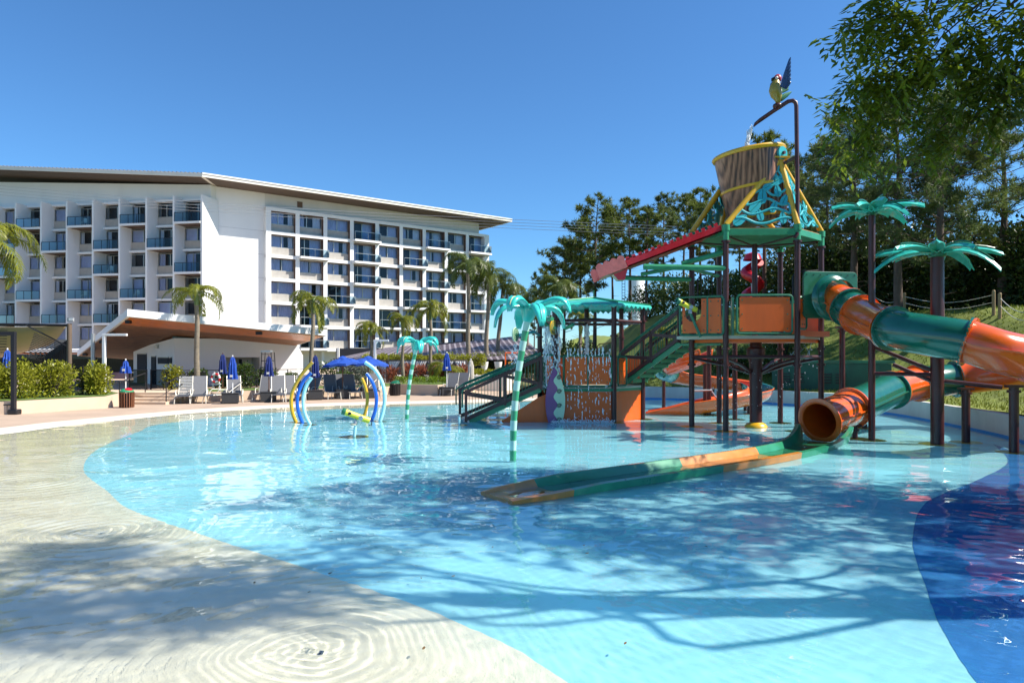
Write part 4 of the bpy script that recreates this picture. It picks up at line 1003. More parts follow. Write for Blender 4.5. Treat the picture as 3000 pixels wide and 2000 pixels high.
bs = V(-4.43,19.1,PF); cannon(bs, W(1042,1228,19.1), W(1002,1203,19.0), W(1083,1232,19.2), 'yellow water cannon on a stand in the shallow water between the arches')
bs = V(5.7,20.62,2.8); cannon(bs, W(2022,907,20.6), W(1982,880,20.5), W(2040,908,20.7), 'yellow water cannon mounted in the cutout of the tower panel', False)
# small valve post
o = thing('jet_post', 'short pale blue jet post at the foot of the platform stairs', 'jet post', V(-1.72,22.3,PF))
part('pipe', MB().tube([(-1.72,22.3,PF),(-1.72,22.3,.26)], .035, 10), CYANPL, o, True); part('cap', MB().lathe([(.035,.26),(.06,.27),(.055,.31),(.001,.32)], 12, (-1.72,22.3,0)), STEEL, o, True)
part('foot_ring', MB().lathe([(.04,PF+.04),(.26,PF+.035),(.28,PF)], 20, (-1.72,22.3,0)), YELLOW, o, True)
# ======= surfboard
sb = thing('surfboard', 'upright purple and mint surfboard with spirals in front of the orange skirt', 'surfboard', V(1.45,22.85,PF))
xc, yb, zb0, Hs = 1.45, 22.9, -.05, 1.93
def half_w(t): return .325*(math.sin(math.pi*(min(1,.12+t*.90)))**.75 if t < .98 else .0)+.0
ncol = 30; L1 = []; L2 = []; M1 = []
for k in range(ncol+1):
    t = k/ncol; w = max(.004, .33*(math.sin(math.pi*min(.999,.2+t*.8))**.8)); z = zb0+Hs*t; wavex = .07*math.sin(t*math.pi*7.2+.4)+.01
    L1.append((xc-w,z)); L2.append((xc+w,z)); M1.append((xc+max(-w,min(w,wavex)),z))
for nm, A_b, B_b, m in (('purple_half',L1,M1,PURPLE),('mint_half',M1,L2,MINT)):
    mb = MB(); n = ncol+1
    vs_ = [(x,yb-.045,z) for x,z in A_b]+[(x,yb-.045,z) for x,z in B_b]+[(x,yb+.03,z) for x,z in A_b]+[(x,yb+.03,z) for x,z in B_b]
    fs_ = []
    for i in range(n-1): fs_ += [(i,n+i,n+i+1,i+1),(2*n+i+1,3*n+i+1,3*n+i,2*n+i),(i,i+1,2*n+i+1,2*n+i),(n+i+1,n+i,3*n+i,3*n+i+1)]
    mb.add(vs_, fs_); part(nm, mb, m, sb)
for k in range(4):
    mb = MB(); z = zb0+.10+Hs*(.02+.245*k); pts = []
    for j in range(26): a = j*.55; r_ = .085-.0028*j; pts.append(V(xc+.13+r_*math.cos(a), yb-.055, z+r_*math.sin(a)))
    part('spiral_mark', mb.tube(pts, .010, 5), BLACKP, sb)
# ======= falling and spraying water
DROP = glassmat('water_drops', (.93,.97,1.0), 1.0, .05, 1.6)
FOAM = mat('white_water', (.92,.94,.95), .25, var=0)
def spray(label, fn, n, r0, r1, seed, m=FOAM):
    rr = random.Random(seed); mb = MB()
    for i in range(n):
        p, st = fn(rr); r_ = rr.uniform(r0, r1); st *= rr.choice((1,1,1.4,2.6)) if st > 1.2 else 1; r_ *= .8 if st > 6 else 1; mb.ball(p, r_, 5, 3, sc=(1,1,st))
    o = single('water_spray', mb, m, label, 'water spray', kind='stuff', smooth=True, angle=179)
    return o
def lerpr(rr, a, b): return a+(b-a)*rr.random()
spray('curtain of falling water dropping from the green spout onto the platform', lambda rr: (V(lerpr(rr,1.08,1.62)+.03*rr.gauss(0,1), lerpr(rr,22.95,23.35), 3.2-2.05*rr.random()**.9), 2.6), 1500, .006, .020, 1)
jets = [1.86+1.42*k/12 for k in range(13)]
def jet(rr):
    x = rr.choice(jets); t = rr.random(); return V(x+.018*rr.gauss(0,1), 23.02-.22*t**.5-.02*rr.random(), 2.42-2.45*t*t if t > .18 else 2.25+.2*math.sin(t/.18*math.pi*.7)), 2.2
spray('row of water jets spilling down the orange front panels', jet, 400, .006, .018, 2)
def splash(rr):
    a = rr.random(); return V(lerpr(rr,1.3,3.4), 22.72+.25*rr.gauss(0,1)*.6, abs(rr.gauss(0,.05))), 1
spray('splashing foam where the jets hit the pool', splash, 500, .008, .024, 3)
spray('thin white fountain rising behind the platform panels', lambda rr: (V(2.7+.03*rr.gauss(0,1), 24.6, 2.2+1.1*rr.random()), 2.5), 260, .008, .026, 4)
spray('drops falling from the pale target disc', lambda rr: (V(.1+.05*rr.gauss(0,1)*(1+rr.random()), 23.0, 2.65-1.0*rr.random()), 1.8), 150, .005, .016, 5)
spray('thin stream of water pouring from the spout pipe into the bucket', lambda rr: (lambda t: (V(7.52-.24*t**.6+.03*rr.gauss(0,1)*(.4+t), 21.36+.03*rr.gauss(0,1), 9.36-.95*t), 2.8))(rr.random()), 420, .008, .026, 6)
spray('scattered drips falling under the tall tower', lambda rr: (V(lerpr(rr,6.3,9.6), lerpr(rr,20.4,22.5), lerpr(rr,0,2.6)), 1.5), 160, .005, .011, 7)
# ------------------------------------------------------------------ deck, terrace, pavilion and furniture
DZ = .06; TZ = .5
PEACH = mat('peach_render', (.62,.47,.34), .85, var=.1, scale=1.0, bump=.15, bscale=40)
LAWN = mat('lawn_strip', (.11,.17,.03), .95, var=.4, scale=6, bump=.5, bscale=60)
TER = [(-15.4,31.9),(-7.0,38.0),(-3.5,45),(2,62),(2,84),(-60,84),(-60,40),(-30,33.5),(-17.6,31.9)]
mb = MB(); mb.prism(TER, -.02, TZ); struct('terrace', mb, PEACH)
mb = MB(); LS = [(-15.3,32.1),(-7.1,38.05),(-3.6,45),(-5.5,46),(-9,40.2),(-15.6,35.6)]; mb.add([(x,y,TZ+.012) for x,y in LS], [list(range(len(LS)))]); struct('lawn_strip', mb, LAWN)
for i, (y0, z) in enumerate(((30.35,.17),(30.9,.28),(31.4,.39))):
    mb = MB(); mb.prism([(-17.5+.25*i,y0+.1),(-15.35+.1*i,y0-.1),(-15.3,32.0),(-17.7,32.0)], -.02, z); struct('step', mb, PEACH)
# planter on the left
mb = MB(); PL = [(-24.5,23.2),(-18.55,25.35),(-16.75,28.5),(-17.6,31.0),(-19,32.6),(-30,33)]
mb.prism(PL, -.02, .53); single('planter_wall', mb, PEACH, 'low curved peach planter wall holding the yellow green hedge', 'planter', loc=(-18.5,26,-.02))
mb = MB(); cpl = V(-22,29.5,0); mb.add([(cpl.x+(x-cpl.x)*.95, cpl.y+(y-cpl.y)*.95, .545) for x,y in PL], [list(range(len(PL)))]); struct('planter_grass', mb, LAWN)
mb = MB(); PR = [(-6.7,38.2),(-4.05,37.2),(-2.2,40.5),(-2.2,43),(-6.5,43)]
mb.prism(PR, -.02, .62); single('planter_wall', mb, PEACH, 'low peach planter wall in front of the white curtained cabanas', 'planter', loc=(-5,38,-.02))
mb = MB(); cpr = V(-4.6,40.4,0); mb.add([(cpr.x+(x-cpr.x)*.93, cpr.y+(y-cpr.y)*.93, .635) for x,y in PR], [list(range(len(PR)))]); struct('planter_grass', mb, LAWN)
mb = MB(); mb.prism([(-4.0,42.6),(-.5,41.6),(0,44),(-3,46)], -.02, .98); single('planter_wall', mb, CREAM, 'pale raised planter wall behind the folded white parasol', 'planter', loc=(-2,43,-.02))

# ---- pavilion
pav = thing('pavilion_building', 'low white pavilion with a slanting roof and an orange timber soffit', 'building', (-17,38,TZ))
WOODS = mat('timber_soffit', (.62,.18,.03), .45, var=.3, scale=3, streak=.05, coat=.2); WOODB = mat('timber_soffit_brown', (.26,.12,.055), .6, var=.4, scale=2, streak=.1)  # front planks brighter orange: reflected light put into the colour
Cn = V(-18.6,33,4.48); Rn = V(-10.56,38.9,3.71); Ln = V(-29.3,46,2.55); CR = Rn-Cn; CLv = Ln-Cn
th = V(0,0,-.36)
P4 = [Cn, Rn, Rn+CLv*.9, Ln]
mb = MB(); mb.hexa([p+th for p in (P4[0],P4[1],P4[2],P4[3])]+P4); rfp = part('roof', mb, WHITE, pav)
def rp(a, b, dz=0): return Cn+CR*a+CLv*b+th+V(0,0,dz)
# soffit boards, each a plank
nb = 12
for i in range(nb):
    b0 = .01+.30*i/nb; b1 = .01+.30*(i+.94)/nb
    mb = MB(); mb.slab([rp(.012,b0,-.01),rp(.985,b0,-.01),rp(.985,b1,-.01),rp(.012,b1,-.01)], V(0,0,-.03)); part('soffit_plank', mb, WOODS if i < 5 else WOODB, rfp)
for i in range(18):
    b0 = .312+.67*i/18; b1 = .312+.67*(i+.95)/18
    mb = MB(); mb.slab([rp(.008,b0,-.01),rp(.80,b0,-.01),rp(.80,b1,-.01),rp(.008,b1,-.01)], V(0,0,-.03)); part('soffit_plank', mb, WOODB, rfp)
w0 = V(-18.8,38,0); w1 = w0+tR*6.9; w2 = V(-24.4,44,0); w3 = w1+V(-4,7,0)
def wallq(a, b, z0, za, zb, t, m, name='wall', par=pav): 
    n = V((b-a).y, -(b-a).x, 0).normalized()*t
    mb = MB(); mb.hexa([V(a.x,a.y,z0),V(b.x,b.y,z0),V(b.x,b.y,z0)-n,V(a.x,a.y,z0)-n,V(a.x,a.y,za),V(b.x,b.y,zb),V(b.x,b.y,zb)-n,V(a.x,a.y,za)-n]); return part(name, mb, m, par)
d0 = w0+tR*2.75; d1 = w0+tR*4.6; ztop = 3.2
wallq(w0, d0, TZ, ztop, ztop, .25, WHITE); wallq(d1, w1, TZ, ztop, ztop, .25, WHITE)
wallq(d0, d1, 2.12, ztop, ztop, .25, WHITE)
bk = -nR*1.5
wallq(d0+bk, d1+bk, TZ, 2.12, 2.12, .1, CREAM, 'porch_wall'); mb = MB(); c = (d0+d1)/2+bk+nR*.02+tR*.2; mb.beam(c+V(0,0,TZ), c+V(0,0,2.0), .06, .9, up=nR); part('door', mb, INTER, pav)
wallq(d0-tR*.0, d0+bk, TZ, 2.12, 2.12, .08, CREAM, 'porch_side'); wallq(d1+bk, d1, TZ, 2.12, 2.12, .08, CREAM, 'porch_side')
# left side wall with door and slot window
wallq(w2, w0, TZ, 2.62, ztop, .25, WHITE)
dl = (w0-w2).normalized(); nl = V(dl.y,-dl.x,0)
def onside(s, z, o=.02): return w0-dl*s+nl*o+V(0,0,z)
for nm, s0, s1, z0, z1, m in (('slot_window',.9,2.9,1.75,2.1,INTER),('slot_window',.35,.75,1.78,2.1,INTER),('side_door',3.3,4.2,TZ,2.15,INTER),('side_door',5.2,7.2,TZ,2.3,INTER)):
    mb = MB(); mb.slab([onside(s0,z0),onside(s0,z1),onside(s1,z1),onside(s1,z0)], nl*.03); o = part(nm, mb, m, pav)
    mb = MB()
    for a, b in ((onside(s0,z1+.03),onside(s1,z1+.03)),(onside(s0,z0-.02),onside(s1,z0-.02))): mb.beam(a,b,.06,.05)
    part('trim', mb, ALU, o)
part('wall_lamp', MB().box(onside(2.9,2.75,.1),(.16,.12,.2)), CREAM, pav)
# clerestory above the front wall
mb = MB(); a = w0-nR*.5; b = w1-nR*.5; mb.add([V(a.x,a.y,ztop-.3),V(b.x,b.y,ztop-.3),V(b.x,b.y,3.25),V(a.x,a.y,3.8)], [(0,1,2,3)]); part('clerestory_glass', mb, mat('teal_glass',(.015,.05,.055),.12,var=.2), pav)
part('back_wall', MB().hexa([V(*p) for p in ((-24.2,44.2,TZ),(-13.4,42.4,TZ),(-15,49,TZ),(-24.2,49,TZ),(-24.2,44.2,2.4),(-13.4,42.4,3.0),(-15,49,2.2),(-24.2,49,1.9))]), WHITE, pav)
for a_, b_ in ((.02,.05),(.02,.3),(.02,.5),(.02,.7),(.02,.88)):
    part('spotlight', MB().box(rp(a_,b_,-.12), (.22,.22,.16)), DKMETAL, pav)
part('spotlight', MB().box(rp(.64,.03,-.12), (.3,.22,.18)), DKMETAL, pav)
part('column', MB().tube([(-22.4,36.5,TZ),(-22.4,36.5,3.4)], .1, 12), STEEL, pav, True)
# ---- restaurant behind with a white eave and dark glazing
res = thing('restaurant_building', 'low restaurant with white eave, orange soffit and dark glass front', 'building', (-34,52,TZ))
part('eave', MB().hexa([V(*p) for p in ((-44,49.5,2.50),(-27.5,49.5,2.42),(-27.5,60,2.4),(-44,60,2.4),(-44,49.5,2.72),(-27.5,49.5,2.64),(-27.5,60,2.8),(-44,60,2.8))]), WHITE, res)
part('soffit', MB().box((-36,50.6,2.36),(16.4,2.0,.06)), WOODS, res)
part('interior', MB().box((-36,56,1.4),(17,6,1.8)), INTER, res)
for k in range(9):
    x = -44+k*2.05; g = MB(); g.add([(x+.06,52,TZ),(x+1.95,52,TZ),(x+1.95,52,2.3),(x+.06,52,2.3)], [(0,1,2,3)]); part('glass_panel', g, PANE, res)
    part('glazing_post', MB().box((x,52,1.4),(.09,.12,1.86)), DKMETAL, res)
for k in range(5): part('table', MB().box((-42+k*3.3,51.2,.95),(1.2,.8,.06)).box((-42+k*3.3,51.2,.72),(.08,.08,.42)), CREAM, res)
part('low_wall', MB().box((-36,50.2,.75),(16,.15,.5)), mat('purple_wall',(.10,.07,.10),.6), res)
# black glass gate panel and rails near the steps
gt = thing('glass_barrier', 'black framed glass barrier beside the steps to the restaurant', 'barrier', (-18.2,34,TZ))
for x0 in (-19.4,-18.3):
    o = part('barrier_frame', MB().beam((x0,34.6,1.5),(x0+1.05,34.3,1.5),.05,.05).beam((x0,34.6,TZ+.1),(x0+1.05,34.3,TZ+.1),.05,.05).beam((x0,34.6,TZ),(x0,34.6,1.52),.05,.05).beam((x0+1.05,34.3,TZ),(x0+1.05,34.3,1.52),.05,.05), DKMETAL, gt)
    g = MB(); g.add([(x0,34.6,TZ+.12),(x0+1.05,34.3,TZ+.12),(x0+1.05,34.3,1.48),(x0,34.6,1.48)], [(0,1,2,3)]); part('pane', g, glassmat('smoked_glass',(.25,.28,.3)), o)
hr = thing('step_handrail', 'short black handrail standing at the side of the steps', 'handrail', (-15.3,31.6,.3))
part('rail', MB().tube([(-15.45,30.5,.15),(-15.45,30.5,1.0),(-15.35,32.3,1.45),(-15.35,32.3,.5)], .025, 8), DKMETAL, hr, True); part('rail', MB().tube([(-15.45,30.5,.6),(-15.35,32.3,1.0)], .018, 6), DKMETAL, hr, True)
hr = thing('step_handrail', 'short black handrail by the slatted litter bin', 'handrail', (-17.6,31.2,.3))
part('rail', MB().tube([(-17.6,30.6,.2),(-17.6,30.6,1.05),(-17.3,32.2,1.4),(-17.3,32.2,.5)], .025, 8), DKMETAL, hr, True)
# terrace fence
fe = thing('rail_fence', 'thin black post and rail fence along the lawn strip', 'fence', (-12,35.6,TZ))
fa, fb = V(-17.4,35.0,TZ), V(-8.6,39.6,TZ)
for z in (.96,.62,.1): part('rail', MB().beam(fa+V(0,0,z), fb+V(0,0,z), .03, .04), DKMETAL, fe)
for k in range(8): p = fa.lerp(fb,k/7); part('fence_post', MB().beam(p, p+V(0,0,.98), .04, .04), DKMETAL, fe)
# ---- white lamp posts
def lamp(x, y, z0, z1, arm, label, both=False):
    o = thing('lamp_post', label, 'lamp post', (x,y,z0), 'white angular lamp posts')
    part('pole', MB().box((x,y,(z0+z1)/2),(.13,.13,z1-z0)), WHITE, o, bev=.01)
    part('arm', MB().box((x+arm/2+(.06 if not both else 0),y,z1-.05),(abs(arm),.13,.1)), WHITE, o, bev=.01)
    part('base_plate', MB().box((x,y,z0+.012),(.26,.26,.024)), STEEL, o)
lamp(-18.1,30.3,.53,3.2,.95,'white lamp post bent to the right beside the hedge and litter bin')
lamp(-7.55,37.6,TZ,3.1,.7,'white lamp post rising behind the open blue parasols')
o = thing('lamp_post', 'thin white lamp post by the pavilion corner', 'lamp post', (-11.5,42.3,TZ), 'white angular lamp posts'); part('pole', MB().box((-10.95,43.0,1.6),(.14,.14,2.2)), WHITE, o)
# ---- shade canopy on the left
sc = thing('shade_canopy', 'tan shade canopy with dark slats and a floodlight on its post', 'canopy', (-20,30.5,.53))
TAN = mat('tan_canvas', (.44,.36,.25), .8, var=.1, scale=1)
part('post', MB().tube([W(203,1152,30.2),W(203,948,30.2)], .1, 12), mat('timber_pole',(.13,.09,.06),.7), sc, True)
part('floodlight', MB().box(W(208,936,30.2),(.26,.12,.18)), STEEL, sc); part('floodlight_glass', MB().box(W(208,935.5,30.13),(.2,.02,.12)), WHITE, sc)
part('ridge_beam', MB().tube([W(-140,948,30),W(205,953,30.2)], .06, 8), DKMETAL, sc, True)
mb = MB(); g_ = []
for i in range(9):
    t = i/8; top = W(-140+335*t,952+6*math.sin(t*3),30.3); bot = W(-140+(300-0)*t*.95, 1046-36*max(0,t-.55)/.45, 33.5); g_.append([top.lerp(bot,j/5)+V(0,0,-.12*math.sin(j/5*math.pi)) for j in range(6)])
for r_ in g_: mb.v += [tuple(p) for p in r_]
for i in range(8):
    for j in range(5): mb.f.append([i*6+j,(i+1)*6+j,(i+1)*6+j+1,i*6+j+1]); mb.m.append(0)
o = part('canvas', mb, TAN, sc, True); sm = o.modifiers.new('t','SOLIDIFY'); sm.thickness = .02
for k in range(15):
    t = k/14; part('slat', MB().beam(W(100-22*t,976+66*t,30.0), W(196-66*t,1014+46*t,30.6), .05, .035), DKMETAL, sc)
for k in range(9):
    t = k/8; part('slat', MB().beam(W(-30,968+8*k,30.0), W(22-6*t,968+8*k,30.0), .05, .03), DKMETAL, sc)
part('edge_beam', MB().beam(W(76,952,29.9), W(198,1014,30.6), .07, .06), DKMETAL, sc)
for k in range(15):
    t = k/14; part('screen_slat', MB().box(V(*W(132+68*t,1100,30.8)[:2],1.4+.55*t*.6),(.045,.06,1.75+.75*t)), DKMETAL, sc)
# mesh fence panel
mf = thing('mesh_fence', 'black mesh fence panel between the two hedges', 'fence', V(*W(200,1165,29.6)[:2],.53))
a = V(*W(155,1165,29.6)[:2],.55); b = V(*W(243,1165,29.3)[:2],.55); hgt = 1.22
for p in (a, b): part('fence_post', MB().beam(p, p+V(0,0,hgt), .05, .05), DKMETAL, mf)
mb = MB()
for k in range(26): mb.beam(a.lerp(b,k/25), a.lerp(b,k/25)+V(0,0,hgt*.74), .014, .014)
for k in range(18): mb.beam(a+V(0,0,hgt*.74*k/17), b+V(0,0,hgt*.74*k/17), .012, .03)
part('mesh', mb, DKMETAL, mf); part('top_rail', MB().beam(a+V(0,0,hgt), b+V(0,0,hgt), .04, .04), DKMETAL, mf)
# black portal frame with a rack at its foot
pf_ = thing('black_frame', 'black metal portal frame standing on the paving before the hedge', 'frame', V(*W(40,1218,25.3)[:2],.05))
p = V(*W(40,1218,25.3)[:2],.05); q = p+V(-2.6,-.2,0)
for s in (p, q): part('upright', MB().box(s+V(0,0,1.52),(.14,.14,3.04)), DKMETAL, pf_, bev=.01)
part('lintel', MB().beam(p+V(.07,0,3.0), q+V(-.07,0,3.0), .14, .14), DKMETAL, pf_)
part('low_rail', MB().beam(p+V(0,0,.36), q+V(0,0,.36), .04, .04), DKMETAL, pf_)
part('foot', MB().box(p+V(.04,0,.1),(.34,.3,.2)), BLACKP, pf_, bev=.04)
for k in range(6): part('rail_bar', MB().beam(p+V(-.12-.12*k,0,.04), p+V(-.1-.14*k,0,.36), .02, .02), DKMETAL, pf_)
# ---- litter bins
BINW = mat('bin_slat', (.22,.085,.04), .5, var=.3, scale=5, streak=.2)
def litter_bin(loc, label, lidm, lidm2, dark=False):
    o = thing('litter_bin', label, 'litter bin', loc); x, y, z = loc; m = mat('bin_slat_dark',(.05,.04,.035),.6) if dark else BINW
    part('liner', MB().lathe([(.001,.02),(.2,.02),(.215,.6),(.001,.6)], 16, loc), BLACKP, o, True)
    for k in range(18):
        a = 2*math.pi*k/18; d = V(math.cos(a),math.sin(a),0); p = V(*loc)+d*.25
        part('slat', MB().beam(p+V(0,0,.01), p+d*.012+V(0,0,.64), .03, .072, up=d), m, o)
    part('lid', MB().lathe([(.27,.64),(.28,.67),(.24,.72),(.15,.78),(.001,.8)], 18, loc), lidm, o, True)
    part('lid_half', MB().lathe([(.16,.70),(.17,.74),(.12,.80),(.001,.83)], 14, (x+.08,y-.04,z)), lidm2, o, True)
litter_bin((-16.15,28.62,DZ), 'wooden slatted litter bin with green and red lid at the planter end', GREENM, REDP)
litter_bin((-6.35,37.1,DZ), 'dark slatted litter bin with green top beside the cabana planter', GREENP, GREENP, True)
# ---- wicker cubes, parasols, loungers
WICK = mat('wicker', (.035,.035,.037), .55, var=.3, scale=40, bump=.6, bscale=70)
def cube(px, Y, label):
    p = V((px-CX)/F*Y, Y, DZ); o = thing('wicker_cube', label, 'side table', p, 'wicker cube tables holding parasols', R(20))
    part('body', MB().box((0,0,.23),(.72,.72,.42)), WICK, o, world_space=False, bev=.02)
    part('top', MB().box((0,0,.46),(.76,.76,.03)), WICK, o, world_space=False, bev=.01); return p
NAVY = mat('navy_canvas', (.012,.03,.17), .75, var=.25, scale=3); RBLUE = mat('royal_blue_canvas', (.012,.07,.38), .7, var=.2, scale=3); OFFW = mat('offwhite_canvas', (.62,.58,.50), .8, var=.1)
POLEB = mat('brown_pole', (.14,.06,.03), .5)
def closed_parasol(loc, h, c0, m, label, pole=POLEB, rot=0):
    o = thing('folded_parasol', label, 'parasol', loc, 'folded parasols around the pool'); x, y, z = loc
    part('pole', MB().tube([(x,y,z),(x,y,z+h)], .025, 8), pole, o, True)
    mb = MB(); n = 20; prof = [(.03,h-.02),(.09,h-.12),(.11,h-.3),(.135,h-.32),(.15,c0+.3),(.19,c0+.08),(.20,c0),(.15,c0+.02)]
    for r_, zz in prof:
        for j in range(n):
            a = 2*math.pi*j/n+rot; rr_ = r_*(1+.24*(-1)**j*(0 if r_ < .05 else 1)); mb.v.append((x+rr_*math.cos(a), y+rr_*math.sin(a), z+zz))
    for i in range(len(prof)-1):
        for j in range(n): mb.f.append([i*n+j,i*n+(j+1)%n,(i+1)*n+(j+1)%n,(i+1)*n+j]); mb.m.append(0)
    cp = part('canopy', mb, m, o, True, 60)
    part('finial', MB().ball((x,y,z+h+.02), .035, 8, 5), pole, o, True)
    if m in (NAVY, RBLUE): part('printed_mark', MB().slab([V(x-.06+.03,y-.215,z+c0+.2),V(x+.09,y-.215,z+c0+.2),V(x+.09,y-.225,z+c0+.1),V(x-.03,y-.225,z+c0+.1)], V(0,-.012,0)), CREAM, cp)
def open_parasol(loc, h, r, m, label, tiltx=.08):
    o = thing('open_parasol', label, 'parasol', loc, 'open blue parasols'); x, y, z = loc; c = V(x,y,z+h); n = 8
    part('pole', MB().tube([(x,y,z),(x,y,z+h)], .028, 8), POLEB, o, True)
    rimp = [V(x+r*math.cos(R(22.5+45*k)), y+r*math.sin(R(22.5+45*k)), z+h-.36+tiltx*math.cos(R(22.5+45*k))) for k in range(n)]
    for k in range(n):
        a, b = rimp[k], rimp[(k+1)%n]; mm = (a+b)/2*.5+c*.5+V(0,0,.02); e = (a+b)/2+V(0,0,.05)
        mb = MB(); mb.add([c,a.lerp(c,.5)+V(0,0,.05),a,e,b,b.lerp(c,.5)+V(0,0,.05),mm], [(0,1,6),(1,2,3,6),(3,4,5,6),(5,0,6)])
        mb.add([a,e,b,b-V(0,0,.12),e-V(0,0,.1),a-V(0,0,.12)], [(0,5,4,1),(1,4,3,2)])
        g = part('canopy_gore', mb, m, o); sm = g.modifiers.new('t','SOLIDIFY'); sm.thickness = .008
        part('rib', MB().tube([c-V(0,0,.05), a-V(0,0,.02)], .01, 5), STEEL, o)
    part('vent_cap', MB().lathe([(.26,h-.06),(.12,h+.03),(.001,h+.06)], 12, (x,y,z)), m, o, True)
FRM = mat('lounger_frame', (.62,.58,.50), .4, .2, var=.1); SLG = mat('lounger_sling', (.15,.15,.16), .7, var=.15, scale=30); SLD = mat('lounger_seat', (.06,.065,.08), .6, var=.2, scale=20); SLW = mat('lounger_sling_pale', (.36,.36,.35), .7, var=.2, scale=30)
def make_lounger(kind):
    o = thing('sun_lounger', 'x', 'sun lounger', (0,0,0), 'sun loungers along the pool deck')
    ba = R(62 if kind != 'flat' else 35); bx = lambda t: V(0, .1+t*.95*math.cos(ba), .36+t*.95*math.sin(ba))
    for s in (-1, 1):
        part('frame_rail', MB().tube([(s*.3,-1.05,.33),(s*.3,.1,.36),(s*.3,.1+.95*math.cos(ba),.36+.95*math.sin(ba))], .02, 8), FRM, o, True, world_space=False)
        part('leg', MB().tube([(s*.3,-.95,.33),(s*.32,-1.05,.0)], .02, 8), FRM, o, True, world_space=False)
        part('leg', MB().tube([(s*.3,.25,.36),(s*.34,.5,.0)], .02, 8), FRM, o, True, world_space=False)
        part('armrest', MB().tube([(s*.34,.3,.0),(s*.36,.22,.4),(s*.36,.1,.58),(s*.36,-.25,.6),(s*.36,-.36,.5),(s*.33,-.42,.34)], .02, 8), FRM, o, True, world_space=False)
    part('seat', MB().hexa([(-.28,-1.05,.325),(.28,-1.05,.325),(.28,.1,.355),(-.28,.1,.355),(-.28,-1.05,.345),(.28,-1.05,.345),(.28,.1,.375),(-.28,.1,.375)]), SLD, o, world_space=False)
    nrm = V(0,-math.sin(ba),math.cos(ba))*.02
    if kind == 'strap':
        for k in range(12):
            a, b = bx(k/12+.01), bx((k+.72)/12); part('strap', MB().slab([a+V(-.28,0,0),a+V(.28,0,0),b+V(.28,0,0),b+V(-.28,0,0)], nrm), SLW, o, world_space=False)
    else:
        a, b = bx(0), bx(1); part('back', MB().slab([a+V(-.28,0,0),a+V(.28,0,0),b+V(.28,0,0),b+V(-.28,0,0)], nrm), SLG, o, world_space=False)
    return o
LG = {k: make_lounger(k) for k in ('strap','plain','flat')}
used = set()
def lounger(px, Y, rz, kind, label):
    o = LG[kind] if kind not in used else copy_tree(LG[kind]); used.add(kind)
    place(o, ((px-CX)/F*Y, Y, DZ), R(rz), label)
FROM = (('strap',543,31.6,18,'sun lounger with pale horizontal straps beside the steps'),('plain',584,31.8,22,'grey sun lounger next to the strapped one'),
 ('flat',648,32.0,-40,'low reclined sun lounger behind the first wicker cube'),('plain',686,32.2,25,'grey sun lounger just right of the first wicker cube'),
 ('plain',776,33.3,5,'small upright sun lounger behind the second wicker cube'),('plain',815,32.6,20,'grey sun lounger right of the second wicker cube'),
 ('plain',846,33.0,22,'grey sun lounger behind the yellow spray arch'),('plain',884,33.6,10,'grey sun lounger seen between the blue and pale arches'),
 ('plain',910,34.4,-25,'sun lounger turned away under the folded navy parasol'),('plain',970,34.8,24,'dark backed sun lounger left of the open parasol pole'),
 ('plain',997,35.2,8,'dark backed sun lounger at the open parasol pole'),('plain',1027,35.0,28,'grey sun lounger right of the open parasol pole'),
 ('flat',1055,35.6,-35,'low reclined sun lounger under the second open parasol'),('plain',1094,35.8,15,'grey sun lounger behind the tall pale arch'),
 ('plain',1322,37.6,-12,'upright sun lounger beside the far wicker cube'),('plain',1352,38.2,-15,'upright sun lounger next to the folded white parasol'))
for k, px, Y, rz, lb in FROM: lounger(px, Y, rz, k, lb)
C1 = cube(675,31.1,'dark wicker cube with a royal blue folded parasol'); C2 = cube(786,32.2,'dark wicker cube below the lifeguard chair frame'); C3 = cube(922,33.7,'dark wicker cube behind the pale curved arch')
C4 = cube(1004,34.5,'dark wicker cube under the left open parasol'); C5 = cube(1079,35.0,'dark wicker cube under the right open parasol'); C6 = cube(1309,37.0,'dark wicker cube by the planter wall end')
u = V(0,0,.475)
closed_parasol(tuple(C1+u+V(.1,0,0)), 1.66, .62, RBLUE, 'folded royal blue parasol standing in the first wicker cube', WHITE)
closed_parasol(tuple(C2+u+V(.03,0,0)), 1.68, .72, NAVY, 'folded navy parasol standing before the lifeguard chair frame')
closed_parasol(tuple(C3+u+V(.03,0,0)), 1.72, .6, NAVY, 'folded navy parasol between the palm trunk and the arches')
closed_parasol(tuple(C6+u), 1.85, .88, RBLUE, 'folded blue parasol by the planter and the bushy palm', WHITE)
closed_parasol((-15.0,35.4,TZ), 1.82, .78, NAVY, 'folded navy parasol on the lawn behind the wall')
closed_parasol((-20.4,27.6,.53), 1.95, .7, RBLUE, 'folded royal blue parasol inside the hedge by the black frame', WHITE)
closed_parasol((-17.6,31.3-.2,.53), 1.5, .9, RBLUE, 'small folded blue parasol beyond the mesh fence', WHITE)
closed_parasol((-2.35,39.0,DZ), 1.95, .25, OFFW, 'folded white parasol next to the far loungers', WHITE)
open_parasol(tuple(C4+u), 1.62, 1.0, RBLUE, 'open royal blue parasol on the left of the pair', .1)
open_parasol(tuple(C5+u), 1.62, 1.05, RBLUE, 'open royal blue parasol on the right of the pair', -.04)
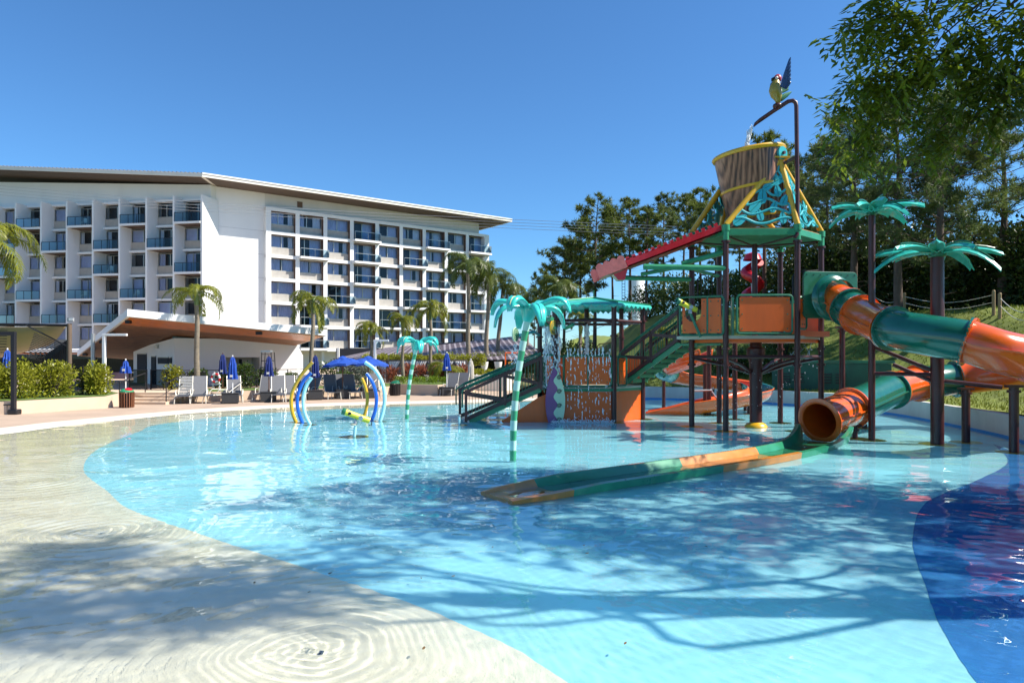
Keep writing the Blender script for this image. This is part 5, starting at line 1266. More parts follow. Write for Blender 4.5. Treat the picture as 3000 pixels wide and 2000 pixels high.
# ---- lifebuoy stand and lifeguard chair
lb = thing('lifebuoy', 'red and white lifebuoy hung on a white stand', 'lifebuoy', (-14.9,34.3,TZ)); c = V(-14.85,34.2,1.1)
for k in range(8):
    pts = [c+V(.2*math.cos(R(45*k+a)),0,.2*math.sin(R(45*k+a))) for a in (0,15,30,45)]; part('ring_segment', MB().tube(pts, .055, 10), REDP if k % 2 else WHITE, lb, True)
for x in (-.18,.18): part('stand_leg', MB().beam(c+V(x,.08,-.6), c+V(x*.5,.08,.3), .05, .04), WHITE, lb)
part('stand_shelf', MB().box(c+V(0,.08,-.3),(.44,.1,.04)), WHITE, lb)
bn = thing('bench', 'dark slatted bench on the lawn behind the loungers', 'bench', (-15.9,34.5,TZ))
for k in range(4): part('slat', MB().box((-15.9,34.6+.0*k,TZ+.55+.1*k),(.8,.03,.07)), DKMETAL, bn)
for k in range(3): part('seat_slat', MB().box((-15.9,34.35-.12*k,TZ+.42),(.8,.1,.03)), DKMETAL, bn)
for x in (-.36,.36): part('leg', MB().box((-15.9+x,34.3,TZ+.21),(.04,.4,.42)), DKMETAL, bn)
lg = thing('lifeguard_chair', 'tall black lifeguard chair frame on the lawn by the pavilion wall', 'lifeguard chair', (-13.1,36.4,TZ))
for x in (-.32,.34):
    for y in (0,.5): part('leg', MB().beam((-13.1+x*1.05,36.4+y,TZ), (-13.1+x*.75,36.4+y,2.4), .035, .035), DKMETAL, lg)
for z in (.9,1.25,1.6,1.95,2.3): part('rung', MB().beam((-13.38,36.4,z),(-12.82,36.4,z),.03,.03), DKMETAL, lg)
part('seat', MB().box((-13.1,36.6,1.95),(.5,.5,.04)), DKMETAL, lg); part('canopy', MB().box((-13.15,36.6,2.46),(.5,.4,.1)), STEEL, lg)
# ---- cabanas with white curtains, hedge box, pergola roofs
cb = None
CURW = mat('white_curtain', (.80,.79,.78), .85, var=.06)
def cabana(x0, x1, y, label):
    o = thing('cabana', label, 'cabana', ((x0+x1)/2,y,TZ), 'white curtained cabanas below the hedge')
    part('beam', MB().box(((x0+x1)/2,y,1.9),(x1-x0+.1,.1,.1)), mat('cabana_wood',(.20,.15,.12),.7), o)
    for x in (x0,x1): part('corner_post', MB().box((x,y,1.2),(.09,.09,1.4)), mat('cabana_wood',(.2,.15,.12)), o)
    part('back_panel', MB().box(((x0+x1)/2,y+1.9,1.2),(x1-x0,.05,1.3)), INTER, o); part('daybed', MB().box(((x0+x1)/2,y+1.1,.75),(x1-x0-.4,1.2,.4)), CURW, o, bev=.05)
    for s, xa in ((1,x0),(-1,x1)):   # tied-back curtain: wide at the top, gathered at mid height
        mb = MB(); n = 14; rows_ = []; wtop = (x1-x0)*.46
        for t in (0,.2,.4,.55,.62,.7,.85,1):
            w = wtop*(1-t*1.15) if t < .6 else .16+.1*(t-.6)/.4; w = max(.14,w)
            rows_.append([(xa+s*(.05+w*j/n), y-.06+.04*math.sin(j*2.4+t*2), 1.86-1.34*t) for j in range(n+1)])
        for q in rows_: mb.v += q
        for i in range(len(rows_)-1):
            for j in range(n): mb.f.append([i*(n+1)+j,i*(n+1)+j+1,(i+1)*(n+1)+j+1,(i+1)*(n+1)+j]); mb.m.append(0)
        part('curtain', mb, CURW, o, True, 80)
for i, (a, b) in enumerate(((-9.6,-8.0),(-7.9,-6.3),(-6.2,-4.6),(-4.5,-2.9))): cabana(a, b, 43.6, ('white curtained cabana nearest the open parasols','white curtained cabana behind the dark litter bin','white curtained cabana behind the leaning pale palm','white curtained cabana beside the bushy palm')[i])
for k, x in enumerate((-1.9,-.95,.1)):
    o = single('gathered_curtain', MB().lathe([(.28,1.8),(.24,1.5),(.12,1.1),(.14,.7),(.17,TZ)], 12, (x,47,0)), CURW, 'gathered white curtain hanging from the far pergola beam', 'curtain', 'far gathered curtains', loc=(x,47,TZ), smooth=True)
PERG = mat('pergola_slats', (.10,.075,.085), .55, var=.2, scale=4); PERGL = mat('pergola_sheet', (.32,.28,.30), .5, var=.25, scale=2)
pr = thing('pergola_roof', 'wide sloping purple brown slatted pergola roof behind the cabanas', 'pergola', (-8,55,TZ))
def slatroof(par, A, B, C_, D_, n, m1, m2):
    for k in range(n):
        t0, t1 = k/n, (k+.62)/n; mb = MB(); mb.slab([A.lerp(B,t0),A.lerp(B,t1),D_.lerp(C_,t1),D_.lerp(C_,t0)], V(0,0,-.05)); part('roof_slat', mb, m1, par)
        mb = MB(); t2 = (k+.98)/n; mb.slab([A.lerp(B,t1),A.lerp(B,t2),D_.lerp(C_,t2),D_.lerp(C_,t1)], V(0,0,-.03)-V(0,0,.04)); part('roof_sheet', mb, m2, par)
slatroof(pr, W(975,1050,48), W(1310,1046,48), W(1275,1006,62), W(1130,1018,62), 14, PERG, PERGL)
slatroof(pr, W(1290,1052,47), W(1600,1052,47), W(1530,982,60), W(1290,1010,60), 16, PERG, PERGL)
part('fascia', MB().beam(W(1180,1045,47.9), W(1310,1045,47.9), .12, .22), MAROON, pr)
part('fascia', MB().beam(W(1275,1008,61.8), W(1420,998,60), .1, .14), PERG, pr)
for px in (990,1120,1300,1450,1590): p = W(px,1052,48.2); part('column', MB().box((p.x,p.y,1.2),(.14,.14,1.5)), MAROON, pr)
part('back_wall', MB().box((-4,66,1.7),(26,.2,2.4)), INTER, pr)
# ---- green pump house
ph = thing('pump_house', 'dark green boxy pump house with louvred vents beyond the pool wall', 'utility box', (13.9,31.4,.55))
PHG = mat('pump_house_green', (.012,.10,.055), .5, var=.25, scale=2)
def W2(px, Y, z): return V((px-CX)/F*Y, Y, z)
a = W2(2262,33.6,.55); b = W2(2612,29.9,.55); dd = V(1.2,3.2,0)
part('body', MB().hexa([a,b,b+dd,a+dd]+[p+V(0,0,1.32) for p in (a,b,b+dd,a+dd)]), PHG, ph)
part('lid', MB().hexa([p+V(0,0,1.33) for p in (a-V(.1,.1,0),b+V(.1,-.1,0),b+dd,a+dd)]+[p+V(0,0,1.45) for p in (a-V(.1,.1,0),b+V(.1,-.1,0),b+dd,a+dd)]), GREENP, ph)
for s in (.08,.2,.44,.56):
    for r_ in range(4):
        p = a.lerp(b,s)+V(-.02,-.05,.42+.13*r_); q = a.lerp(b,s+.085)+V(-.02,-.05,.42+.13*r_)
        part('louvre', MB().beam(p, q, .05, .05), BLACKP, ph)
# ---- white tank tower, red far spiral, power lines, rope posts
tk = thing('water_tank', 'tall white water tank tower seen between the pine trunks', 'tank', (25,140,0)); cxk = (1864-CX)/F*140
part('shell', MB().lathe([(1.7,2),(1.7,17.6),(1.5,18.2),(.001,18.6)], 24, (cxk,140,0)), WHITE, tk, True, 30)
part('ladder', MB().beam((cxk-2.4,139.5,2),(cxk-2.4,139.5,17.5),.1,.1).beam((cxk-3.0,139.5,2),(cxk-3.0,139.5,17.5),.1,.1), DKMETAL, tk)
mb = MB()
for k in range(24): mb.beam((cxk-3.0,139.5,3+.6*k),(cxk-2.4,139.5,3+.6*k),.08,.08)
part('rungs', mb, DKMETAL, tk)
rs = thing('red_spiral_slide', 'red spiral slide standing far behind the tower under the pines', 'slide', (15.9,45,4)); hx = []
for k in range(60): a_ = k*.30; hx.append(V(15.85+.42*math.cos(a_), 45+.42*math.sin(a_), 8.4-k*.075))
part('spiral_tube', MB().tube(hx, .34, 12), REDP, rs, True, 70); part('cap', MB().lathe([(.62,8.5),(.45,8.9),(.001,9.05)], 14, (15.85,45,0)), REDP, rs, True)
part('mast', MB().tube([(15.85,45,3.5),(15.85,45,8.6)], .08, 8), STEEL, rs, True)
for k in range(4):
    A_p = W(-260,520+9*k,70); B_p = W(1985,664+8.5*k,52); pts = []
    for i in range(21): t = i/20; pts.append(A_p.lerp(B_p,t)+V(0,0,-1.6*math.sin(math.pi*t)*.35))
    single('power_line', MB().tube(pts, .016, 5), STEEL, 'thin overhead power line crossing before the hotel and pines', 'cable', 'overhead power lines', loc=tuple(pts[-1]), smooth=True)
def ground_z(x, y):
    z = hill_z(x, y); return z if z is not None else 0
PINEW = mat('pine_post', (.36,.24,.11), .7, var=.25, scale=4, streak=.2)
pp = []
for px, Y in ((2911,32.0),(2929,31.4),(2560,39),(2650,37.5),(3040,28.5)):
    x = (px-CX)/F*Y; z = ground_z(x, Y); pp.append(V(x,Y,z+.95))
    o = thing('rope_post', 'round pale timber rope post on the grass slope', 'post', (x,Y,z-.1), 'timber rope posts on the slope')
    part('shaft', MB().tube([(x,Y,z-.1),(x,Y,z+1.12)], .075, 10), PINEW, o, True); part('cap', MB().lathe([(.075,z+1.12),(.05,z+1.17),(.001,z+1.18)], 10, (x,Y,0)), PINEW, o, True)
for a_, b_ in ((0,3),(3,2),(1,4)):
    for dz in (0,-.35):
        pts = [pp[a_].lerp(pp[b_],t/12)+V(0,0,dz-.35*math.sin(math.pi*t/12)) for t in range(13)]
        single('rope', MB().tube(pts, .014, 5), CREAM, 'slack pale rope strung between the timber posts', 'rope', 'ropes between the timber posts', loc=tuple(pts[0]), smooth=True)
# far small play pieces beyond the stairs
tw = thing('toy_frame', 'small orange frame with a yellow bucket beyond the platform stairs', 'play frame', W2(1500,46,TZ)); p = W2(1500,46,TZ)
for x in (-.45,.45): part('post', MB().tube([p+V(x,0,0),p+V(x,0,1.9)], .05, 8), ORANGEF, tw, True)
part('beam', MB().tube([p+V(-.45,0,1.9),p+V(.45,0,1.9)], .05, 8), ORANGEF, tw, True); part('bucket', MB().lathe([(.001,1.05),(.2,1.05),(.28,1.5)], 14, p-V(0,0,TZ)+V(0,0,TZ-.2)), YELLOW, tw, True)
o = single('red_float', MB().ball(W2(1462,46,TZ+.3), .36, 14, 8, sc=(1.2,1,.8)), REDP, 'small red rounded toy near the far curtains', 'toy', loc=tuple(W2(1462,46,TZ)), smooth=True)
# ------------------------------------------------------------------ vegetation
BARK = mat('pine_bark', (.11,.075,.055), .9, var=.4, scale=6, bump=.8, bscale=18, streak=.3)
BARKD = mat('dark_bark', (.05,.038,.03), .9, var=.35, scale=5, bump=.6, bscale=20)
PALMT = mat('palm_trunk', (.23,.19,.14), .9, var=.3, scale=6, bump=.5, bscale=20)
PALMG = mat('palm_crownshaft', (.12,.17,.05), .6, var=.2, scale=5)
NEED = leafmat('pine_needles', (.04,.065,.014), (.19,.23,.04), .5, .45, .45, (.34,.32,.06))
NEED2 = leafmat('pine_needles_blue', (.035,.06,.024), (.17,.22,.06), .5, .48, .5, (.30,.31,.09))
BROAD = leafmat('broad_leaves', (.035,.07,.008), (.19,.25,.02), .35, .55, .5, (.40,.36,.02))
HEDGE = leafmat('hedge_leaves', (.14,.16,.012), (.42,.42,.04), .4, .4, 1.2, (.55,.50,.08))
SHRUB = leafmat('shrub_leaves', (.025,.05,.01), (.10,.15,.025), .4, .35, .8, (.18,.20,.04))
SHRUBD = leafmat('thicket_leaves', (.015,.032,.008), (.075,.11,.02), .4, .35, .35, (.20,.19,.03))
SILVER = leafmat('silver_leaves', (.12,.14,.11), (.26,.29,.22), .6, .2, 1.5)
REDL = leafmat('red_leaves', (.20,.05,.03), (.42,.16,.09), .45, .3, 2, (.22,.22,.06))
FROND = leafmat('palm_fronds', (.09,.11,.014), (.34,.35,.04), .4, .5, .9, (.50,.38,.03))
FRONDD = leafmat('palm_fronds_dark', (.04,.065,.012), (.16,.20,.035), .4, .42, .9, (.22,.2,.05))
GRAYB = mat('bare_branches', (.52,.48,.42), .8)

def rnd_dir(rr):
    z = rr.uniform(-1,1); a = rr.uniform(0,2*math.pi); s = math.sqrt(1-z*z); return V(s*math.cos(a), s*math.sin(a), z)
def leaf(mb, p, d, n, L, w):
    """pointed leaf folded a little along its rib"""
    s = d.cross(n); 
    if s.length < 1e-4: s = V(1,0,0)
    s.normalize(); b = len(mb.v); q = p+d*L*.45
    mb.v += [tuple(p), tuple(q+s*w*.5), tuple(p+d*L), tuple(q-s*w*.5)]
    mb.f.append([b,b+1,b+2,b+3]); mb.m.append(0)
def bush_mesh(name, m, rx, ry, rz, n, L, w, seed, clumps=18, flat=.0, up=.4):
    rr = random.Random(seed); mb = MB(); cs = []
    for k in range(clumps):
        d = rnd_dir(rr); d.z = abs(d.z)*.95 if rr.random() < .8 else d.z*.5; t = rr.uniform(.45,.82); cs.append((V(d.x*rx*t, d.y*ry*t, rz*(.5+d.z*t*.5)), rr.uniform(.28,.5)))
    for i in range(n):
        c, s = rr.choice(cs); d = rnd_dir(rr); r_ = rr.uniform(.55,1.05)
        p = c+V(d.x*rx*s*r_, d.y*ry*s*r_, d.z*rz*.5*s*1.5*r_)
        if p.z < .02 or i % 4 == 0: p.z = rr.uniform(.0,.4)*rz
        dd = (d+rnd_dir(rr)*.8+V(0,0,up)).normalized(); leaf(mb, p, dd, (rnd_dir(rr)+V(0,0,.8)).normalized(), L*rr.uniform(.7,1.25), w*rr.uniform(.8,1.2))
    return mb.mesh(name, m)
def bush(name, label, cat, loc, size, n, L, w, m, seed, group, clumps=18, stem=True, up=.4):
    o = thing(name, label, cat, loc, group); me = bush_mesh('foliage', m, size[0], size[1], size[2], n, L, w, seed, clumps, up=up)
    link('foliage', me, o)
    if stem:
        mb = MB(); rr = random.Random(seed+1)
        for k in range(6):
            a = rr.uniform(0,6.28); mb.tube([(0,0,0),(size[0]*.2*math.cos(a),size[1]*.2*math.sin(a),size[2]*.35),(size[0]*.5*math.cos(a),size[1]*.5*math.sin(a),size[2]*.72)], [.035,.025,.01], 5)
        part('stem', mb, BARKD, o, world_space=False)
    return o
def bare_stem(p, q, r0, r1, rr, n=4, wob=.06):
    pts = [p.lerp(q,i/n)+(V(rr.gauss(0,1),rr.gauss(0,1),rr.gauss(0,.5))*wob*(p-q).length if 0 < i < n else V(0,0,0)) for i in range(n+1)]
    return pts, [r0+(r1-r0)*i/n for i in range(n+1)]
def tuft(mb, p, d, L, rr, k=10, w=.045):
    for i in range(k):
        v = (d*.55+rnd_dir(rr)).normalized(); s = v.cross(rnd_dir(rr)); s = s.normalized() if s.length > 1e-4 else V(1,0,0)
        b = len(mb.v); l = L*rr.uniform(.7,1.15); mb.v += [tuple(p-s*w*.5), tuple(p+s*w*.5), tuple(p+v*l)]; mb.f.append([b,b+1,b+2]); mb.m.append(0)
def pine_meshes(h, cs, cr, nb, seed, tl=.32, tk=9, tw=.06, dens=1.0, r0=.19, peak=.35, droop=0):
    rr = random.Random(seed); tr = MB(); fo = MB(); lean = V(rr.uniform(-.03,.03),rr.uniform(-.03,.03),0)*h
    axis = lambda t: V(0,0,h*t)+lean*t*t+V(.1*math.sin(t*7+seed),.1*math.cos(t*6),0)*t
    tr.tube([axis(i/10) for i in range(11)], [r0*(1-.86*i/10) for i in range(11)], 9)
    for b in range(nb):
        t = cs+(1-cs)*(b+rr.random())/nb; u = (t-cs)/(1-cs)
        prof = (u/peak)**.6 if u < peak else ((1-u)/(1-peak))**.65
        L = cr*max(.18,prof)*rr.uniform(.65,1.15); a = b*2.4+rr.uniform(-.5,.5); up = rr.uniform(.05,.5)*(0.5+u)-droop
        st = axis(t); d = V(math.cos(a),math.sin(a),up).normalized(); en = st+d*L+V(0,0,.12*L)
        pts, rs_ = bare_stem(st, en, .055*(1-.6*u)*h/13, .012, rr, 4, .05); tr.tube(pts, rs_, 5, cap=False)
        nt = max(3, int(L*4.5*dens))
        for k in range(nt):
            f = rr.uniform(.35,1.0); p = st.lerp(en,f); sd_ = rnd_dir(rr); sd_.z = sd_.z*.5+.25; tl_ = rr.uniform(.25,.75)*(1.15-f*.5)*min(1.2,L*.5)
            q = p+(sd_+d*.6).normalized()*tl_
            if k % 2 == 0: tr.tube([p,q], [.012,.006], 3, cap=False)
            for j in range(3): tuft(fo, p.lerp(q,.45+.28*j)+rnd_dir(rr)*.10, (q-p).normalized()+V(0,0,.5), tl, rr, tk, tw)
    for b in range(int(4+h*.5)):    # dead stubs below the crown
        t = cs*rr.uniform(.35,1); a = rr.uniform(0,6.28); st = axis(t); tr.tube([st, st+V(math.cos(a),math.sin(a),rr.uniform(-.1,.4))*rr.uniform(.4,1.3)], [.022,.006], 4, cap=False)
    return tr.mesh('trunk', BARK, True), fo
PROTO = []
for k in range(5):
    tm, fo = pine_meshes(13.5, (.42,.5,.36,.55,.46)[k], (3.3,2.9,3.5,2.8,3.2)[k], (34,30,38,28,34)[k], 40+k, .42, 9, .075, 1.45, .2, (.45,.55,.4,.6,.5)[k])
    PROTO.append((tm, fo.mesh('crown', NEED if k != 2 else NEED2)))
def put_pine(px, ytop, Y, k, rz, label, zg=None):
    x = (px-CX)/F*Y; zb = ground_z(x, Y) if zg is None else zg; zt_ = H-(ytop-HY)/F*Y; s = (zt_-zb)/13.9
    o = thing('pine_tree', label, 'tree', (x,Y,zb-.1), 'pine trees behind the play area'); o.rotation_euler = (0,0,rz); o.scale = (s*.95,s*.95,s)
    link('trunk', PROTO[k][0], o); link('crown', PROTO[k][1], o)
PL_ = ((1600,770,72,0,'pine with a low narrow crown at the end of the row beside the hotel'),(1652,690,66,1,'small pine behind the curved garden palm'),(1700,640,64,2,'pine standing left of the scalloped chute end'),
 (1742,566,60,0,'tall rounded pine above the scalloped red chute end'),(1795,628,68,3,'slim pine between two taller crowns over the red chute'),(1846,570,62,4,'tall pine directly in front of the white tank'),
 (1893,600,58,1,'pine just right of the white tank'),(1945,556,60,2,'broad pine crown over the upper red chute'),(2003,560,64,3,'pine seen behind the green outrigger pipes'),
 (2052,540,66,4,'pine behind the left yellow tripod leg'),(2098,580,58,0,'pine behind the tower left of the red spiral slide'),(2165,600,60,1,'pine behind the tower bucket base'),
 (2240,378,46,4,'tall pine topping out behind the spout and bucket'),(2310,440,50,2,'pine behind the feed pipe'),(2362,520,56,3,'thin pine right of the feed pipe'),(2425,400,52,0,'pine behind the slim teal leaf mast'),(1565,880,80,3,'distant small pine above the dark pergola'))
for i, (px, yt, Y, k, lb_) in enumerate(PL_): put_pine(px, yt, Y, k, i*1.3, lb_)
# two large near pines with long feathery branches on the right
for (px, ytop, Y, seed, cr, cs, lb_) in ((2632,270,35,91,5.2,.30,'large feathery pine with a thick trunk rising behind the tube slide'),(2752,190,32.5,92,5.6,.26,'tallest feathery pine behind the thick teal leaf mast'),(2935,330,36,93,5.4,.22,'broad feathery pine leaning over the rope posts'),(2500,330,40,94,4.4,.30,'dark feathery pine behind the tube slide entrance')):
    x = (px-CX)/F*Y; zb = ground_z(x,Y); h = H-(ytop-HY)/F*Y-zb
    tm, fo = pine_meshes(h, cs, cr, 48, seed, .34, 10, .036, 1.7, .25, .4, .05)
    o = thing('pine_tree', lb_, 'tree', (x,Y,zb-.15), 'large feathery pines on the slope'); link('trunk', tm, o); link('crown', fo.mesh('crown', NEED2 if seed != 93 else NEED), o)
# the big broad-leaved tree right of the camera; its crown shades the pool
def broad_tree(base, crown_c, cr_, seed, nend, ncl, label, extra=()):
    rr = random.Random(seed); base = Vector(base); cc = Vector(crown_c)-base; wood = MB(); fo = MB()
    top = V(cc.x*.75, cc.y*.75, cc.z*.72); pts, rs_ = bare_stem(V(0,0,-.2), top, .36, .2, rr, 5, .03); wood.tube(pts, rs_, 12)
    limbs = []
    for k in range(9):
        d = rnd_dir(rr); d.z = d.z*.6+.15; st = pts[2 + k % 4]; en = cc+V(d.x*cr_[0],d.y*cr_[1],d.z*cr_[2])*.62
        q, r2 = bare_stem(st, en, .085, .02, rr, 7, .06); q = catmull(q, 3, closed=False); r2 = [.055-.04*i/(len(q)-1) for i in range(len(q))]; wood.tube(q, r2, 7, cap=False); limbs.append(q[::3])
    for e in range(nend+len(extra)):
        d = rnd_dir(rr); t = rr.uniform(.35,1.0)**.6; en = cc+V(d.x*cr_[0]*t, d.y*cr_[1]*t, d.z*cr_[2]*t)
        if e >= nend: en = W(*extra[e-nend])-base
        lp = min((p for q in limbs for p in q[2:]), key=lambda p: (p-en).length)
        q, r2 = bare_stem(lp, en, .022, .006, rr, 4, .09); q = catmull(q, 3, closed=False); wood.tube(q, [.022-.016*i/(len(q)-1) for i in range(len(q))], 4, cap=False)
        cs_ = rr.uniform(.5,.95)
        ex = e >= nend; cs_ = .5 if ex else cs_
        for c in range(ncl+5 if ex else ncl):
            p = en+V(rr.gauss(0,.5),rr.gauss(0,.5),rr.gauss(0,.32))*cs_; tw_ = (rnd_dir(rr)+V(0,0,-.25)).normalized(); tw_.z = min(tw_.z,.3)
            for j in range(9):     # a drooping spray of leaves
                b = p+tw_*(.045*j)+V(0,0,-.004*j*j); sd_ = tw_.cross(V(0,0,1)); sd_ = sd_.normalized() if sd_.length > .05 else V(1,0,0)
                ld = (sd_*(1 if j % 2 else -1)*.9+tw_*.7+V(0,0,-.35)+rnd_dir(rr)*.25).normalized()
                leaf(fo, b, ld, V(0,0,1), rr.uniform(.15,.24), rr.uniform(.055,.085))
    o = thing('broadleaf_tree', label, 'tree', base, 'broad leaved trees beside the pool'); link('trunk', wood.mesh('trunk', BARKD, True), o); link('crown', fo.mesh('crown', BROAD), o); return o
bt1 = broad_tree((13.2,9.8,ground_z(13.2,9.8)), (11.2,9.6,9.3), (5.4,3.9,3.9), 5, 125, 20, 'big broad leaved tree with drooping sprays hanging over the pool', ((2540,60,11.5),(2560,120,11),(2650,60,11),(2620,200,11.5),(2520,230,12),(2490,300,12.5),(2540,350,12.5),(2640,330,12),(2730,160,11),(2800,60,10.5),(2800,300,11.5),(2900,200,11),(2950,100,10.5),(2880,330,11.5),(2690,430,12.5),(2510,430,12.8),(2980,280,11),(2600,20,11),(2700,260,11.6),(2860,120,10.8),(2760,420,12),(2660,130,11.2),(2580,270,11.8)))
bt2 = broad_tree((12.0,5.6,ground_z(12.0,5.6)), (6.3,5.7,11.6), (2.7,1.7,1.6), 6, 34, 18, 'second broad leaved tree shading the beach end of the pool')
# thicket of tall shrubs on the slope
for i, (px, Y, hgt, rx, seed) in enumerate(((2350,47,4.6,3.2,1),(2440,44,5.6,3.6,2),(2540,43,6.0,3.8,3),(2650,41.5,6.2,3.6,4),(2760,40,5.8,3.6,5),(2870,38.5,5.4,3.4,6),(2985,37,4.8,3.2,7),(3090,35,5,3,8))):
    x = (px-CX)/F*Y; zb = ground_z(x,Y)
    bush('tall_shrub', ('dense dark shrub at the foot of the pines behind the tower','dense climbing shrub behind the tube entrance board','tall leafy thicket shrub behind the slim teal mast','tall leafy thicket shrub around the thick pine trunk','leafy thicket shrub behind the thick teal mast','sunlit leafy shrub beside the rope posts','leafy shrub before the dark fence','leafy shrub past the rope posts at the slope edge')[i], 'shrub', (x,Y,zb-.9), (rx,2.4,hgt+.6), 5200, .26, .15, SHRUBD, 300+seed, 'thicket on the slope', 30)
for i, (px, Y) in enumerate(((2420,53),(2520,51),(2620,50),(2720,48),(2830,46.5),(2940,45),(3050,43))):
    x = (px-CX)/F*Y; zb = ground_z(x,Y)
    bush('back_shrub', 'dark shrub filling the gap behind the thicket on the slope', 'shrub', (x,Y,zb-.8), (3.4,2.0,4.6), 3200, .32, .19, SHRUBD, 380+i, 'second row of shrubs behind the thicket', 24)
for i, (px, Y, hgt, rx, seed) in enumerate(((1900,60,2.6,2.6,11),(1985,56,3.2,2.8,12),(2060,55,2.4,2.4,13),(2140,54,3.0,2.6,14),(2215,52,3.2,2.6,15),(2290,50,3.4,2.6,16),(1720,58,2.0,2.0,17),(1655,66,3.0,2.4,18))):
    x = (px-CX)/F*Y; zb = ground_z(x,Y)
    bush('garden_shrub', ('green shrub under the pines right of the tank','green shrub behind the tower stairs','green shrub behind the cannon panel','green shrub seen through the tower left of the red spiral','green shrub below the red spiral slide','green shrub right of the red spiral slide','rounded shrub on the grass bank behind the splash platform','rounded shrub by the far garden palm')[i], 'shrub', (x,Y,zb-.15), (rx,2.0,hgt), 2600, .24, .13, SHRUB, 330+seed, 'shrubs below the pines', 20)
for i, (px, Y, hgt, rx) in enumerate(((2215,36.5,1.5,1.3),(2300,37.5,1.6,1.5),(2140,37.5,1.2,1.1),(1640,39,2.0,1.4),(1700,38.5,1.7,1.2))):
    x = (px-CX)/F*Y; z = hill_z(x,Y); zb = z if z is not None else DZ
    bush('low_shrub', ('low shrub beyond the pool wall left of the pump house','low shrub behind the pump house','low shrub behind the spiral slide','round yellow green shrub behind the water curtain','round shrub beside the splash platform fountain')[i], 'shrub', (x,Y,zb-.1), (rx,1.2,hgt), 1800, .16, .09, SHRUB, 360+i, 'low shrubs beyond the pool wall', 14)
# planter hedges and bed planting
for i, (x, y, sx, sy, sz) in enumerate(((-20.9,26.6,1.15,.75,1.35),(-19.75,27.0,1.05,.75,1.45),(-18.75,27.9,.95,.7,1.4),(-18.1,29.6,.7,.6,1.35),(-22.4,26.2,1.2,.8,1.5))):
    bush('hedge_bush', ('yellow green hedge bush around the blue parasol','yellow green hedge bush right of the black frame','yellow green hedge bush beside the mesh fence','upright yellow green hedge bush by the lamp post','yellow green hedge bush left of the black frame')[i], 'hedge', (x,y,.5), (sx,sy,sz), 2600, .13, .075, HEDGE, 400+i, 'yellow green hedge in the left planter', 20)
for i, (x, y, sx, sz) in enumerate(((-17.2,34.5,.6,1.2),(-16.2,35.2,.55,1.0),(-15.0,35.9,.55,.95),(-13.9,35.9,.75,1.25),(-13.2,36.6,.7,1.1),(-11.9,37.0,.5,.8),(-9.4,38.3,.6,.8),(-10.3,38.6,.7,1.4))):
    bush('bed_shrub', ('leafy shrub at the glass barrier','thin shrub at the foot of the garden palm','thin shrub behind the lifebuoy','leafy shrub behind the royal blue folded parasol','leafy shrub below the lifeguard chair','low shrub right of the lifeguard chair','small shrub left of the open parasols','upright shrub at the pavilion corner')[i], 'shrub', (x,y,TZ), (sx,.45,sz), 900, .13, .07, SHRUB if i else HEDGE, 420+i, 'shrubs along the rail fence', 12)
bush('silver_bush', 'rounded silvery grey bush behind the open parasols', 'shrub', (-8.7,39.3,TZ), (1.15,.9,1.45), 2600, .11, .05, SILVER, 441, None, 20)
for i, x in enumerate((-8.4,-7.5,-6.5,-5.6,-4.7,-3.8,-3.1)):
    bush('red_leaf_plant', 'red and orange leaved plant in front of the white curtains', 'plant', (x,42.6-.1*(i%2),.62 if x > -6.6 else TZ), (.5,.35,.95), 420, .26, .06, REDL, 450+i, 'red leaved plants before the cabanas', 8, up=1.0)
mbx = None
for i in range(9):
    bush('hedge_block', 'yellow green clipped hedge running along the top of the cabanas', 'hedge', (-9.6+i*.92,45.9,1.55), (.62,.5,.75), 900, .12, .07, HEDGE, 470+i, 'clipped hedge above the cabanas', 12, stem=True, up=.6)
for i in range(5):
    bush('ground_cover', 'bright green low planting along the planter edge', 'plant', (-6.2+i*.85,38.9+.35*(i%2),.62), (.5,.35,.35), 420, .16, .03, leafmat('lime_blades',(.10,.17,.01),(.26,.36,.03),.45,.3,2), 490+i, 'low planting in the cabana planter', 8, stem=False, up=1.5)
for i in range(4):
    bush('ground_cover', 'yellow green low planting on the pale raised planter', 'plant', (-3.4+i*.9,43.6,.95), (.6,.5,.4), 500, .13, .06, HEDGE, 496+i, 'low planting in the pale raised planter', 8, stem=False, up=1.0)
for i in range(5):
    bush('dark_hedge', 'tall dark bamboo like hedge behind the far curtains', 'hedge', (-1.6+i*1.1,49,TZ), (.8,.6,1.8), 1100, .26, .05, FRONDD, 505+i, 'dark hedge behind the far curtains', 10, up=-.4)
